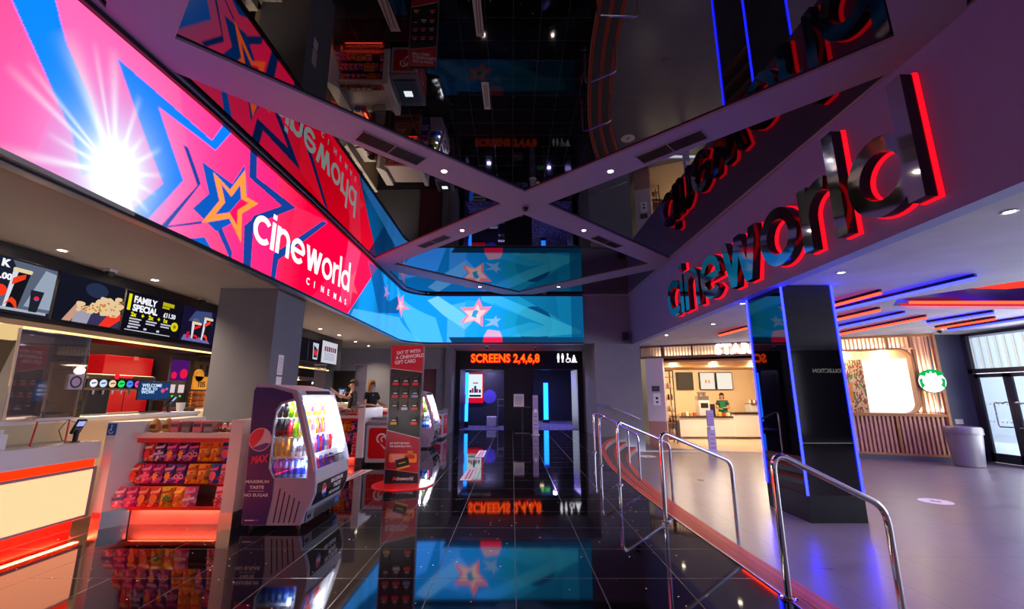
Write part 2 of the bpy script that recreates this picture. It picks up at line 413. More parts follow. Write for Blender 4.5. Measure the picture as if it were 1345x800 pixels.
# ================================================================== VIDEO WALL
def led_x(y): return -3.585 - .02*max(0, 7-y) - .035*max(0, 4.5-y)
S1 = 13.35; RC = 1.0; SA = S1 + RC*PI/2
def led_pos(s):
    if s <= S1: return (led_x(s), s)
    if s <= SA:
        a = (s-S1)/RC; return (-3.585+RC-RC*math.cos(a), S1+RC*math.sin(a))
    return (-3.585+RC+(s-SA), S1+RC)
def sx(X): return SA + (X + 3.585 - RC)       # far wall X -> s
SEND = sx(2.42)
def inpoly(U, V, poly):
    c = np.zeros(U.shape, bool); n = len(poly)
    for i in range(n):
        x1, y1 = poly[i]; x2, y2 = poly[(i+1) % n]
        if y1 == y2: continue
        t = ((y1 > V) != (y2 > V)) & (U < (x2-x1)*(V-y1)/(y2-y1)+x1); c ^= t
    return c
def lc(h): return np.array(lin(h))
def paint_led(U, V):
    n = U.shape; C = np.zeros(n+(3,))
    # pink field, deeper and redder to the right
    t = np.clip((U-2.8)/4.2, 0, 1)[..., None]
    C[:] = lc('#f060a8')*(1-t) + lc('#f4003c')*t
    def fill(poly, col, a=1.):
        m = inpoly(U, V, poly)[..., None]*a; C[:] = C*(1-m) + np.array(col)*m
    # soft facets
    fill([(1.2,4.7),(2.6,4.7),(3.1,3.9),(3.0,3.0),(1.2,3.0)], lc('#f23b84'), .7)
    fill([(4.1,4.7),(4.4,3.9),(4.9,3.5),(5.3,3.0),(6.4,3.0),(6.0,4.7)], lc('#ff0f8c'), .45)
    fill([(7.4,3.0),(9.3,4.7),(10.9,4.7),(9.2,3.0)], lc('#ff1a58'), .8)
    fill([(8.9,4.7),(9.7,4.7),(9.15,3.2),(8.7,3.3)], lc('#ff5a92'), .4)
    fill([(6.6,4.4),(7.8,4.65),(6.5,3.5)], lc('#ff3060'), .5)
    du = (U-3.64)*1.35; dv = V-3.36; r = np.hypot(du, dv)
    halo = np.clip(np.exp(-(r/1.05)**2)*.8, 0, 1)[..., None]; C[:] = C*(1-halo) + lc('#dc8ae0')*halo
    bl = lc('#0a6fd0'); db = lc('#0d3f9c')
    fill([(2.50,4.72),(2.66,4.23),(2.99,3.81),(3.23,3.5),(3.37,3.2),(3.62,3.35),(3.33,3.85),(3.04,4.22),(2.80,4.72)], lc('#0a82dc'))
    fill([(3.44,4.43),(4.66,4.36),(4.81,4.7),(4.98,4.7),(4.74,4.27),(3.92,4.27),(4.09,4.03),(4.36,3.67),(3.99,3.0),(3.80,3.0),(4.13,3.51),(3.85,3.87)], lc('#0a7ad8'))
    fill([(4.28,4.06),(4.35,4.07),(4.60,3.76),(4.27,3.10),(4.74,3.36),(4.74,3.32),(4.17,3.03),(4.55,3.71)], db)
    fill([(4.42,2.9),(4.46,3.02),(4.78,3.17),(5.10,2.95)], lc('#0a60c4'))
    fill([(5.33,4.72),(5.50,4.72),(5.56,4.36),(6.65,4.39),(5.97,3.91),(5.51,3.62),(5.60,3.80),(6.22,4.23),(5.40,4.27)], lc('#123c8e'))
    fill([(5.43,3.58),(5.62,3.78),(5.70,2.95),(5.53,2.95)], lc('#163f92'))
    fill([(6.15,3.42),(7.59,4.56),(7.83,4.62),(6.31,3.37),(6.28,2.95),(6.17,2.95)], lc('#163f92'))
    fill([(4.84,3.44),(4.97,3.45),(5.28,3.16),(5.28,3.02)], lc('#1a46a0'))
    fill([(4.56,4.02),(4.82,4.02),(5.1,4.02),(5.28,4.40),(5.42,4.05),(5.40,3.95),(5.3,3.6),(4.95,3.3),(4.54,3.42),(4.74,3.70)], lc('#0b55b8'))
    fill([(5.12,3.62),(5.3,3.9),(5.46,3.93),(5.28,3.72),(5.3,3.54)], lc('#f0125c'))
    OO = [(4.76,3.99),(5.08,3.92),(5.30,4.32),(5.40,3.98),(5.67,4.01),(5.36,3.72),(5.42,3.33),(5.14,3.56),(4.70,3.31),(4.93,3.70)]
    OI = [(4.90,3.93),(5.12,3.85),(5.25,4.09),(5.31,3.91),(5.46,3.92),(5.27,3.73),(5.30,3.52),(5.13,3.63),(4.88,3.49),(5.02,3.72)]
    m = (inpoly(U, V, OO) & ~inpoly(U, V, OI))[..., None]; C[:] = np.where(m, lc('#ff9638'), C)
    # white burst with rays
    bu, bv_ = 3.64, 3.36; du = (U-bu)*1.35; dv = V-bv_
    r = np.hypot(du, dv); a = np.arctan2(dv, du)
    ray = np.zeros(n)
    for a0, wd, ln in ((-2.9,.05,1.2),(2.85,.035,1.3),(2.3,.10,1.3),(2.72,.03,1.2),(1.85,.06,1.2),(1.45,.05,.9),(1.1,.06,.6),(.75,.05,.75),(.35,.05,.7),(0.,.05,.6),(-.4,.05,.6),(-.75,.06,.8),(-1.1,.05,.6),(-1.6,.07,.6),(-2.1,.06,.6),(3.1,.04,.8),(2.05,.03,1.2)):
        d = np.abs((a-a0+PI) % (2*PI)-PI)
        ray = np.maximum(ray, np.exp(-(d/wd)**2)*np.clip(1-r/ln, 0, 1)**.8)
    core = np.exp(-(r/.24)**2)*1.6 + np.exp(-(r/.44)**2)*.75
    g = np.clip(core + ray*.85, 0, 1)[..., None]
    halo = np.clip(np.exp(-(r/.6)**2)*.5, 0, 1)[..., None]
    C[:] = C*(1-halo) + lc('#9ccfff')*halo
    C[:] = C*(1-g) + lc('#f4fdff')*g
    # blue field beyond the slanted boundary
    blue = U > 9.10 + (V-3.01)*1.13
    F = np.zeros(n+(3,)); F[:] = lc('#1298d8')
    wv = .5+.5*np.sin(U*5.3+np.sin(U*2.1)*2); tt = (np.clip((13.6-U)/3, 0, 1)*wv)[..., None]*.75
    F[:] = F*(1-tt) + lc('#0a4ea8')*tt
    C[:] = np.where(blue[..., None], F, C)
    def f2(poly, col, a=1.): fill([(p[0] if p[0] > 9 else sx(p[0]), p[1]) for p in poly], col, a)
    lb = lc('#58ccf8'); dk = lc('#0d5f9c')
    f2([(9.3,3.0),(9.5,3.25),(13.4,3.75),(14.6,3.0)], lc('#5cc8f0'), .55)
    f2([(10.2,4.6),(11.3,3.5),(13.3,3.85),(13.4,4.5),(12.2,4.0),(11.2,4.7)], lc('#0a4c98'), .8)
    f2([(12.9,4.66),(14.4,3.0),(-2.3,3.0),(-2.6,3.9)], lb, .6)
    f2([(-3.2+13.5,0),(0,0)] if 0 else [(-2.55,4.66),(-2.0,4.3),(-1.3,3.8),(-1.6,3.5),(-2.35,4.0),(-2.9,4.5)], lc('#8fe4ff'), .6)
    f2([(-2.2,3.0),(-2.2,4.1),(-2.05,4.35),(-1.6,4.45),(-1.6,3.0)], lc('#66cdf4'), .45)
    f2([(-1.62,3.25),(-1.62,4.5),(-1.15,4.5),(-1.15,3.25)], lc('#34b4e6'), .4)
    # big ring on the right
    d1 = np.hypot(U-sx(.75), (V-3.68))
    C[:] = np.where(((d1 < 1.0) & (d1 > .62) & blue)[..., None], lc('#1b9ccc'), C)
    C[:] = np.where(((d1 <= .62) & blue)[..., None], lc('#0a5088'), C)
    f2([(-1.05,4.68),(-.45,4.68),(2.32,3.47),(2.32,3.36),(.9,3.25),(.0,3.27),(1.16,3.63),(-1.05,4.5)], lc('#3cc0ea'), .75)
    f2([(-.6,4.4),(1.16,3.63),(.0,3.27),(-1.6,3.27),(-1.2,4.0)], lc('#14a4dc'), .7)
    f2([(-1.0,3.27),(0,3.27),(1.16,3.63),(0.6,3.75)], lc('#2fb8ea'), .5)
    f2([(.15,4.7),(2.02,4.7),(2.02,3.62)], lc('#0c76ae'), .85)
    f2([(1.5,4.7),(2.02,4.7),(2.02,3.62),(1.62,3.8)], lc('#1590c8'), .7)
    f2([(2.02,4.7),(2.42,4.7),(2.42,3.0),(2.02,3.0)], lc('#07588c'), .75)
    sj = np.clip((U-sx(-.9))/2.6, 0, 1)[..., None]
    far = (U > sx(-.9))[..., None]; C[:] = np.where(far, C*(1-.45*sj), C)
    # stars
    def star(cx, cy, R0, r0, rot, col, a=1., sxx=1.):
        p = [(cx+(R0 if k % 2 == 0 else r0)*math.cos(rot+k*PI/5)*sxx, cy+(R0 if k % 2 == 0 else r0)*math.sin(rot+k*PI/5)) for k in range(10)]
        fill(p, col, a)
    P1 = [(-1.13,4.59),(-1.01,4.28),(-.69,4.29),(-1.0,3.95),(-.99,3.6),(-1.29,3.8),(-1.78,3.67),(-1.53,4.01),(-1.77,4.26),(-1.3,4.28)]
    f2(P1, lc('#ff8aa8')); f2([((p[0]+1.22)*.72-1.24, (p[1]-4.02)*.7+3.98) for p in P1], lc('#ffd8dc'), .8)
    f2([(-1.24,4.19),(-1.13,4.13),(-1.22,3.98),(-1.21,3.89),(-1.38,3.95),(-1.33,4.13)], lc('#2a9fd0'))
    f2([(-.54,3.98),(-.51,3.86),(-.37,3.88),(-.51,3.74),(-.45,3.57),(-.62,3.66),(-.94,3.6),(-.71,3.77),(-.95,3.86),(-.63,3.86)], lc('#9cc0f0'), .7)
    f2([(-.82,3.5),(-.42,3.45),(-.33,3.25),(-.96,3.25),(-.94,3.3)], lc('#f0b0d0'), .8)
    star(13.45, 4.15, .42, .17, 1.2, lc('#f08ab4'), .9, 1.3); star(13.45, 4.15, .2, .08, 1.2, lc('#ffd0d8'), .8, 1.3)
    star(11.9, 4.2, .26, .1, 1.4, lc('#c090d8'), .6, 1.2)
    star(9.25, 3.75, .5, .18, 1.0, lc('#ff8090'), .35, .9)
    # dark band along the foot of the far part
    f2([(-2.14,3.24),(2.42,3.24),(2.42,3.0),(-1.99,3.0)], lc('#0c3c66'))
    f2([(-.96,3.24),(-.33,3.24),(-.33,3.0),(-.98,3.0)], lc('#d81c50'))
    sat = np.clip(1-C.min(-1, keepdims=True)*4, 0, 1); return np.where(C > .6, C*(1+(C-.6)*5.5*sat), C)      # full channels of the screen are over-bright
s0, s1, ds = -3.0, SEND, .0135; ns = int((s1-s0)/ds)+1; z0, z1 = HL+.02, HC-.03; nz = 122
SS = np.linspace(s0, s1, ns); ZZ = np.linspace(z0, z1, nz); U, V = np.meshgrid(SS, ZZ, indexing='ij')
dS = SS[1]-SS[0]; dZ = ZZ[1]-ZZ[0]; Cc = 0
for a_, b_ in ((-.25,-.25),(.25,-.25),(-.25,.25),(.25,.25)): Cc = Cc + paint_led(U+a_*dS, V+b_*dZ)/4
XY = np.array([led_pos(s) for s in SS])
P = np.zeros((ns, nz, 3)); P[..., 0] = XY[:, None, 0]; P[..., 1] = XY[:, None, 1]; P[..., 2] = ZZ[None, :]
ii = np.arange((ns-1)*nz).reshape(ns-1, nz)[:, :-1].ravel()
F = np.stack([ii, ii+nz, ii+nz+1, ii+1], 1)
me = bpy.data.meshes.new('video_surface'); base = np.array((-3.6, 8.0, HL))
me.vertices.add(ns*nz); me.vertices.foreach_set('co', (P.reshape(-1, 3)-base).ravel())
me.loops.add(len(F)*4); me.loops.foreach_set('vertex_index', F.ravel())
me.polygons.add(len(F)); me.polygons.foreach_set('loop_start', np.arange(len(F))*4)
me.update(calc_edges=True)
at = me.color_attributes.new('Col', 'FLOAT_COLOR', 'POINT')
at.data.foreach_set('color', np.concatenate([Cc.reshape(-1, 3), np.ones((ns*nz, 1))], 1).ravel())
m = bpy.data.materials.new('video_picture'); m.use_nodes = True; nt = m.node_tree; nt.nodes.clear()
e = nt.nodes.new('ShaderNodeEmission'); oo = nt.nodes.new('ShaderNodeOutputMaterial'); ca = nt.nodes.new('ShaderNodeVertexColor'); ca.layer_name = 'Col'
nt.links.new(ca.outputs[0], e.inputs[0]); e.inputs[1].default_value = LEDS; nt.links.new(e.outputs[0], oo.inputs[0])
me.materials.append(m)
led = thing('video_screen', 'giant curved video screen of pink and blue stars wrapping round above the food counters', 'screen', tuple(base))
o = bpy.data.objects.new('video_surface', me); COL.objects.link(o); o.parent = led
def rail_along(off, r0z, r1z, name, mm, s_from=-3.0):
    b = MB(); pts = [led_pos(s) for s in np.arange(s_from, SEND, .12)]+[led_pos(SEND)]
    pa = offset(pts, off); pb = offset(pts, off-.09)
    for i in range(len(pts)-1):
        for (u, v, zz) in ((pa, pb, r0z), (pb, pa, r1z)):
            b.poly([(*u[i], zz), (*u[i+1], zz), (*v[i+1], zz), (*v[i], zz)])
        b.poly([(*pa[i], r0z), (*pa[i], r1z), (*pa[i+1], r1z), (*pa[i+1], r0z)])
        b.poly([(*pb[i], r0z), (*pb[i+1], r0z), (*pb[i+1], r1z), (*pb[i], r1z)])
    return b.build(name, mm, led)
rail_along(.05, HC-.05, HC+.0, 'top_frame', M_dgrey)
rail_along(.03, HL-.03, HL+.03, 'bottom_frame', M_dgrey)
rail_along(.04, HL-.04, HL-.028, 'edge_trim', M_alu)
# lettering made of strokes
def arc(b, F, cx, cy, r, t, a0, a1, d0, d1, m=(0,1,1)):
    n = max(6, int(abs(a1-a0)/9)); full = abs(a1-a0) >= 360
    vs = []; A = [R(a0+(a1-a0)*i/n) for i in range(n+1)]
    for d in (d0, d1):
        for a in A:
            for q in (r-t/2, r+t/2): vs.append(F(cx+q*math.cos(a), cy+q*math.sin(a), d))
    k = 2*(n+1); b0 = len(b.v); b.v += [tuple(v) for v in vs]
    def f(ix, mm): b.f.append(tuple(b0+i for i in ix)); b.mi.append(mm)
    for i in range(n):
        j = 2*i
        f((k+j, k+j+1, k+j+3, k+j+2), m[0]); f((j, j+2, j+3, j+1), m[2])
        f((j+1, j+3, k+j+3, k+j+1), m[1]); f((j, k+j, k+j+2, j+2), m[1])
    if not full:
        f((0, 1, k+1, k), m[1]); j = 2*n; f((j+1, j, k+j, k+j+1), m[1])
def bar(b, F, pts, d0, d1, m=(0,1,1)):
    n = len(pts); b0 = len(b.v)
    for d in (d0, d1):
        for p in pts: b.v.append(tuple(F(p[0], p[1], d)))
    b.f.append(tuple(b0+n+i for i in range(n))); b.mi.append(m[0])
    b.f.append(tuple(b0+n-1-i for i in range(n))); b.mi.append(m[2])
    for i in range(n): j = (i+1) % n; b.f.append((b0+i, b0+j, b0+n+j, b0+n+i)); b.mi.append(m[1])
def rect(x0, y0, x1, y1): return [(x0,y0),(x1,y0),(x1,y1),(x0,y1)]
def glyph(b, F, ch, t, d0, d1, g=0., m=(0,1,1)):
    "stroke letters of x-height 1; g grows them outwards"
    T = t+2*g; A = lambda *a: arc(b, F, *a, d0, d1, m); B = lambda p, k=.0015: bar(b, F, p, d0, d1+k, m); r = .5-t/2
    if ch == 'c': A(.5,.5,r,T,42,318); return .86
    if ch == 'i': B(rect(-g,-g,t+g,1+g)); B(rect(-g,1.12-g,t+g,1.3+g)); return t
    if ch == 'l': B(rect(-g,-g,t+g,1.52+g)); return t
    if ch == 'n': B(rect(-g,-g,t+g,1+g)); A(.42,.58,.42-t/2,T,0,180); B(rect(.84-t-g,-g,.84+g,.58)); return .84
    if ch == 'e': A(.5,.5,r,T,0,318); B(rect(t*.7,.5-t*.42-g,1-t*.5,.5+t*.42+g)); return 1.0
    if ch == 'o': A(.5,.5,r,T,0,360); return 1.0
    if ch == 'd': A(.5,.5,r,T,0,360); B(rect(1-t-g,-g,1+g,1.52+g)); return 1.0
    if ch == 'r': B(rect(-g,-g,t+g,1+g)); A(.5,.5,.5-t/2,T,80,180); return .56
    if ch == 'w':
        h = t*.58+g
        for k, (x0, x1) in enumerate(((.1,.38),(.66,.38),(.66,.94),(1.22,.94))):
            B([(x0-h,1+g),(x1-h,-g),(x1+h,-g),(x0+h,1+g)], .0012*k)
        return 1.32
    return .3
M_ledwhite = glow('video_white', '#f2fdff', LEDS*1.05)
def place_word(word, u0, gap, fn):
    u = u0
    for ch in word: u += fn(ch, u)+gap
    return u
xh = .43
def led_frame(u_off):
    def F(u, v, d):
        s = 5.62+(u+u_off)*xh*1.045; x, y = led_pos(s); return Vector((x+.004+d, y, 3.45+v*xh+.012*(u+u_off)))
    return F
bl_ = MB()
place_word('cineworld', 0, .1, lambda ch, u: glyph(bl_, led_frame(u), ch, .2, 0, .004, 0, (0,0,0)))
bl_.build('lettering', M_ledwhite, led)
for i, ch in enumerate('CINEMAS'):
    y = 7.2+i*.29; text(ch, .17, M_ledwhite, (led_x(y)+.006, y, 3.235), (0,1,0), (0,0,1), led, bold=.004)
# chrome sign on the fascia
sign = thing('fascia_sign', 'huge chrome lettering with red backlight on the purple fascia', 'sign', (4.05, 7, 3.17))
M_redglow = glow('red_halo', '#ff0c20', 1.6); M_side = mat('letter_side', '#060608', .12, ior=1.8)
XH = .86
def sign_frame(u_off):
    def F(u, v, d): return Vector((4.045-d, 10.40-(u+u_off)*XH*.995, 3.17+v*XH))
    return F
def one(ch, u):
    b = MB(); w_ = glyph(b, sign_frame(u), ch, .2, .05, .175, 0, (0,1,1)); L_ = b.build('letter', [M_chrome, M_side], sign)
    L_['label'] = 'chrome letter %s' % ch
    b = MB(); glyph(b, sign_frame(u), ch, .2, .0, .05, .012, (0,0,0)); b.build('backlight', M_redglow, L_)
    return w_
place_word('cineworld', 0, .105, one)
# ================================================================== CEILING FITTINGS
M_bulb = glow('lamp_lens', '#fff0cf', 25.); M_rim = mat('lamp_rim', '#c9b9c6', .4)
def downlight(x, y, z, e, label, group, real=True, ang=110, col=WARM):
    t = thing('downlight', label, 'light', (x, y, z), 0, group)
    b = MB(); b.lathe([(.062, -.001), (.062, -.008), (.05, -.010), (.042, -.004)], (x, y, z), 20); b.build('rim', M_rim, t, smooth=True)
    b = MB(); b.cyl((x, y, z-.005), (x, y, z-.0062), .04, n=16); b.build('lens', M_bulb, t)
    if e:
        l = lamp('SPOT', 'lamp', (x, y, z-.03), e, col, size=.04, spot=ang, blend=.9); 
    return t
nm = ['on the ceiling beam left of the crossing, nearest the camera', 'on the ceiling beam right of the crossing, nearest the camera', 'on the ceiling beam behind the crossing, left', 'on the ceiling beam behind the crossing, right', 'on the farthest ceiling beam in front of the video screen, left', 'on the farthest ceiling beam in front of the video screen, right']
for (x, y), n_ in zip([(-1.04,6.0),(1.51,6.0),(-1.04,8.42),(1.5,8.42),(-1.02,13.2),(1.48,13.2)], nm):
    downlight(x, y, HC, 150, 'small glowing downlight '+n_, 'downlights in the ceiling beams', col=(1,.82,.72))
wd = ['nearest the camera', 'second from the camera', 'third from the camera', 'fourth from the camera', 'fifth from the camera', 'farthest from the camera']
for i, (x, y) in enumerate([(-5.35,4.85),(-5.35,6.2),(-5.02,11.1),(-5.0,12.3),(-5.1,13.9),(-5.07,15.1)]):
    downlight(x, y, HL, 240, 'glowing downlight in the soffit over the food counters, '+wd[i], 'downlights over the counters', ang=130)
for i, (x, y, n_) in enumerate([(4.63,5.8,'in front of the glossy black pillar'),(4.67,3.75,'nearest the camera, right of the chrome sign'),(4.35,7.9,'beside the left edge of the black pillar'),(4.47,12.3,'farthest, by the dark wall'),(4.9,10.3,'between the dark wall and the black pillar')]):
    downlight(x, y, HL, 110, 'glowing downlight in the right hand ceiling, '+n_, 'downlights in the right hand ceiling', ang=130, col=(1,.85,.7))
for x, y in ((8,5.5),(8.5,1),(6,1.5)): lamp('SPOT', 'lamp', (x, y, HL-.03), 90, (1,.9,.8), size=.05, spot=130, blend=.9)
# vents: dark louvred grilles in the beams
def vent(pts, label, nsl=2):
    "pts: four corners in order round the grille"
    p = [Vector((*q, 0)) for q in pts]
    if (p[2]-p[1]).length < (p[1]-p[0]).length: p = p[1:]+p[:1]
    c = sum(p, Vector())/4
    t = thing('air_vent', label, 'vent', (c.x, c.y, HC-.001), 0, 'louvred air vents in the ceiling beams')
    ux = ((p[2]-p[1])+(p[3]-p[0]))/2; uy = ((p[1]-p[0])+(p[2]-p[3]))/2; L_, W_ = ux.length, uy.length; ux.normalize(); uy = Vector((-ux.y, ux.x, 0))*(1 if uy.dot(Vector((-ux.y, ux.x, 0))) > 0 else -1)
    M = Matrix.Translation((c.x, c.y, HC-.001)) @ Matrix(((ux.x, uy.x, 0, 0), (ux.y, uy.y, 0, 0), (0, 0, 1, 0), (0, 0, 0, 1)))
    b = MB(); b.M = M; b.box(-L_/2+.01, -W_/2+.01, -.004, L_/2-.01, W_/2-.01, 0); b.build('backing', M_black, t)
    b = MB(); b.M = M; q = .012
    b.box(-L_/2, -W_/2, -.014, L_/2, -W_/2+q, 0); b.box(-L_/2, W_/2-q, -.014, L_/2, W_/2, 0); b.box(-L_/2, -W_/2, -.014, -L_/2+q, W_/2, 0); b.box(L_/2-q, -W_/2, -.014, L_/2, W_/2, 0); b.box(-q/2, -W_/2, -.014, q/2, W_/2, 0)
    b.build('frame', mat('vent_frame', '#84788c', .5), t)
    b = MB(); b.M = M
    for k in range(9):
        y = -W_/2+q+(W_-2*q)*(k+.5)/9; b.box(-L_/2+q, y-.004, -.012, L_/2-q, y+.004, -.004)
    b.build('louvres', M_black, t)
vent([(-1.42,5.83),(-2.12,5.16),(-1.93,4.96),(-1.23,5.62)][::-1], 'long dark louvred vent in the left near ceiling beam')
vent([(1.95,5.78),(2.62,5.13),(2.44,4.92),(1.77,5.58)], 'long dark louvred vent in the right near ceiling beam')
vent([(-2.04,9.52),(-1.30,8.82),(-1.46,8.66),(-2.20,9.36)], 'dark louvred vent in the left far ceiling beam')
vent([(1.70,8.86),(2.40,9.52),(2.56,9.36),(1.86,8.70)], 'dark louvred vent in the right far ceiling beam')
def dome(x, y, z, label, r=.07, m=None):
    t = thing('dome_camera', label, 'camera', (x, y, z))
    b = MB(); b.cyl((x, y, z), (x, y, z-.035), r, n=24); b.build('base', m or M_offw, t)
    b = MB(); b.lathe([(r*.8, -.035), (r*.78, -.06), (r*.6, -.085), (r*.3, -.1), (.002, -.104)], (x, y, z), 24); b.build('dome', mat('dark_dome', '#101014', .08), t, smooth=True)
dome(.24, 7.25, HC, 'small dark security dome at the crossing of the ceiling beams', m=M_beam)
dome(1.1, 14.0, HC, 'tiny dark security dome on the ceiling beam above the video screen', .06, M_beam)
dome(-.9, 15.2, HL, 'small white security dome under the soffit left of the screens sign', .06)
dome(.85, 15.6, HL, 'small white security dome under the soffit above the screens sign', .05)
dome(11.3, 11.2, HL, 'white security camera on the ceiling by the glazed doors', .08)
# speaker on the dark wall
t = thing('wall_speaker', 'small black loudspeaker on the grey wall under the fascia', 'speaker', (3.82, 14.3, 3.1))
b = MB(); b.box(3.73, 14.25, 3.12, 3.91, 14.4, 3.40); b.build('cabinet', M_dgrey, t, bev=.01)
b = MB(); b.cyl((3.82, 14.25, 3.2), (3.82, 14.243, 3.2), .06); b.cyl((3.82, 14.25, 3.33), (3.82, 14.243, 3.33), .03); b.build('driver', M_black, t)

# ================================================================== PILLARS
def pillar_left(x0, y0, x1, y1, label):
    t = thing('square_column', label, 'column', ((x0+x1)/2, (y0+y1)/2, 0), 0); t['kind'] = 'structure'
    b = MB(); b.box(x0, y0, 0, x1, y1, HL); b.build('shaft', M_wall, t)
    return t
pillar_left(-4.71, 6.72, -3.78, 7.65, 'square grey column by the drinks fridge')
t = thing('wall_notice', 'tall white paper notice taped to the side of the grey column', 'notice', (-3.775, 7.02, 1.75))
b = MB(); b.box(-3.779, 6.95, 1.66, -3.774, 7.11, 1.98); b.box(-3.779, 6.95, 1.42, -3.774, 7.11, 1.63); b.build('sheet', M_white, t)
b = MB()
for k in range(9): b.box(-3.7745, 6.965, 1.69+k*.03, -3.773, 7.095, 1.697+k*.03)
b.build('print', mat('pink_print', '#a86a86', .6), t)
# glossy black pillar
PX0, PY0, PX1, PY1 = 4.2, 6.5, 5.0, 7.5
pt = thing('gloss_pillar', 'glossy black square pillar edged with blue light strips', 'pillar', ((PX0+PX1)/2, (PY0+PY1)/2, LO))
b = MB(); b.box(PX0+.01, PY0+.01, LO+.36, PX1-.01, PY1-.01, HL); b.build('shaft', mat('black_glass_cladding', '#030306', .015, ior=1.85), pt)
b = MB(); b.box(PX0, PY0, LO, PX1, PY1, LO+.36); b.build('plinth', mat('slate_plinth', '#17171b', .35), pt)
M_bluetube = glow('blue_tube', '#0c10ff', 38)
for x, y in ((PX0+.005, PY0+.005), (PX1-.005, PY0+.005), (PX0+.005, PY1-.005), (PX1-.005, PY1-.005)):
    b = MB(); b.box(x-.012, y-.012, LO+.36, x+.012, y+.012, HL); b.build('light_strip', M_bluetube, pt)

# ================================================================== NEON BARS
M_redtube = glow('red_tube', '#ff3018', 7); M_bluebar = glow('blue_bar', '#1418ff', 26)
def neon(x0, y0, x1, y1, colr, label):
    t = thing('light_bar', label, 'light', ((x0+x1)/2, (y0+y1)/2, HL-.06), 0, 'red and blue light bars under the right hand ceiling')
    v = Vector((x1-x0, y1-y0, 0)); L_ = v.length; a = math.atan2(v.y, v.x)
    M = Matrix.Translation(((x0+x1)/2, (y0+y1)/2, 0)) @ Matrix.Rotation(a, 4, 'Z')
    b = MB(); b.M = M; b.box(-L_/2, -.02, HL-.05, L_/2, .02, HL); b.build('housing', M_black, t)
    b = MB(); b.M = M; b.box(-L_/2+.01, -.022, HL-.085, L_/2-.01, .022, HL-.05)
    b.build('tube', M_redtube if colr == 'r' else M_bluebar, t)
k = 1.044
for a in [(5.68,8.9,5.75,6.49,'r','shortest red light bar nearest the black pillar'),(6.02,9.0,6.30,5.61,'b','long blue light bar reaching nearest to the camera'),
          (6.84,10.2,6.89,7.87,'r','second red light bar counted from the black pillar'),(7.76,11.0,7.70,8.25,'b','blue light bar between the second and third red bars'),
          (8.60,11.2,8.52,8.67,'r','red light bar reaching toward the slatted wall'),(9.27,9.43,9.36,8.17,'b','short blue light bar below the ceiling pocket'),
          (10.2,10.2,10.14,8.85,'r','red light bar at the corner by the glazed doors'),(10.75,10.45,10.75,8.0,'b','blue light bar nearest the glazed doors'),
          (5.56,11.4,5.60,10.1,'r','red light bar seen left of the black pillar')]:
    neon(a[0]*k, a[1]*k, a[2]*k, a[3]*k, a[4], a[5])
# light tubes inside the ceiling pocket
t = thing('pocket_light', 'red and blue light tubes glowing inside the ceiling pocket', 'light', (10, 7, HL+.25))
b = MB(); b.box(7.9, 8.28, HL+.08, 12.1, 8.33, HL+.13); b.build('red_tube', M_redtube, t)
b = MB(); b.prism([(8.4,7.9),(9.5,8.0),(12.1,6.2),(12.1,6.4)], 'z', HL+.3, HL+.36); b.build('red_panel', glow('red_panel', '#ff3a2a', 1.3), t)
b = MB(); b.tube([(7.3,7.6,HL+.35),(8.2,7.55,HL+.36),(9.2,7.5,HL+.4),(10.2,7.2,HL+.42),(12,6.6,HL+.42)], .02); b.build('blue_tube', M_bluebar, t)
lamp('AREA', 'pocket_lamp', (9.5, 7.2, HL+.08), 22, (1,.12,.08), (R(180),0,0), 2, 1.4)

# ================================================================== HANDRAILS
def arcpts(p, c, q, n=6):
    p, c, q = Vector(p), Vector(c), Vector(q)
    return [(1-t)**2*p + 2*t*(1-t)*c + t*t*q for t in [i/n for i in range(n+1)]]
def handrail(ux, uy, lx, ly, label, near=False, hr=.93):
    t = thing('handrail', label, 'handrail', (ux, uy, 0), 0, 'chrome handrails down the curved steps')
    r = .022; v = Vector((lx-ux, ly-uy, 0)).normalized(); zl = .56
    T = Vector((ux, uy, hr)); Lw = Vector((lx, ly, zl))
    d = (Lw-T).normalized()
    pts = [Vector((ux, uy, .004))] + [Vector((ux, uy, hr-.12))] + arcpts((ux, uy, hr-.12), (ux, uy, hr+.01), T+v*.10+Vector((0,0,-.025)), 7)[1:]
    e = Vector((lx, ly, zl))
    a = e - (e-pts[-1]).normalized()*.10
    pts += arcpts(a, e, e-Vector((0,0,.13)), 6) + [Vector((lx, ly, LO+.004))]
    b = MB(); b.tube(pts, r, 14); b.build('tube', M_chrome, t, smooth=True)
    for x, y, z in ((ux, uy, 0), (lx, ly, LO)):
        b = MB(); b.lathe([(.055, .002), (.055, .008), (.03, .012), (.026, .016)], (x, y, z), 24)
        for s in (-1, 1): b.cyl((x+s*.042, y, z+.008), (x+s*.042, y, z+.014), .007, n=8)
        b.build('floor_flange', M_chrome, t, smooth=True)
    return t
handrail(1.86, 3.22, 2.66, 3.28, 'chrome handrail nearest the camera, stepping down to the grey floor')
handrail(1.66, 5.0, 2.62, 5.40, 'second chrome handrail from the camera')
handrail(1.64, 6.94, 2.58, 7.34, 'third chrome handrail from the camera')
handrail(1.73, 8.8, 2.50, 8.85, 'fourth chrome handrail from the camera')
handrail(1.97, 10.7, 2.80, 10.75, 'farthest chrome handrail standing on the step edge')
t = thing('wall_handrail', 'sloping chrome handrail fixed to the dark grey wall', 'handrail', (3.3, 14.3, .8))
b = MB(); b.tube([(2.80,14.28,1.02),(3.05,14.28,1.02),(4.15,14.28,.58)], .02, 12); b.build('tube', M_chrome, t, smooth=True)
for x, z in ((3.1,.99),(3.95,.65)):
    b = MB(); b.tube([(x,14.28,z),(x,14.34,z-.05),(x,14.4,z-.05)], .01, 8); b.build('bracket', M_chrome, t)
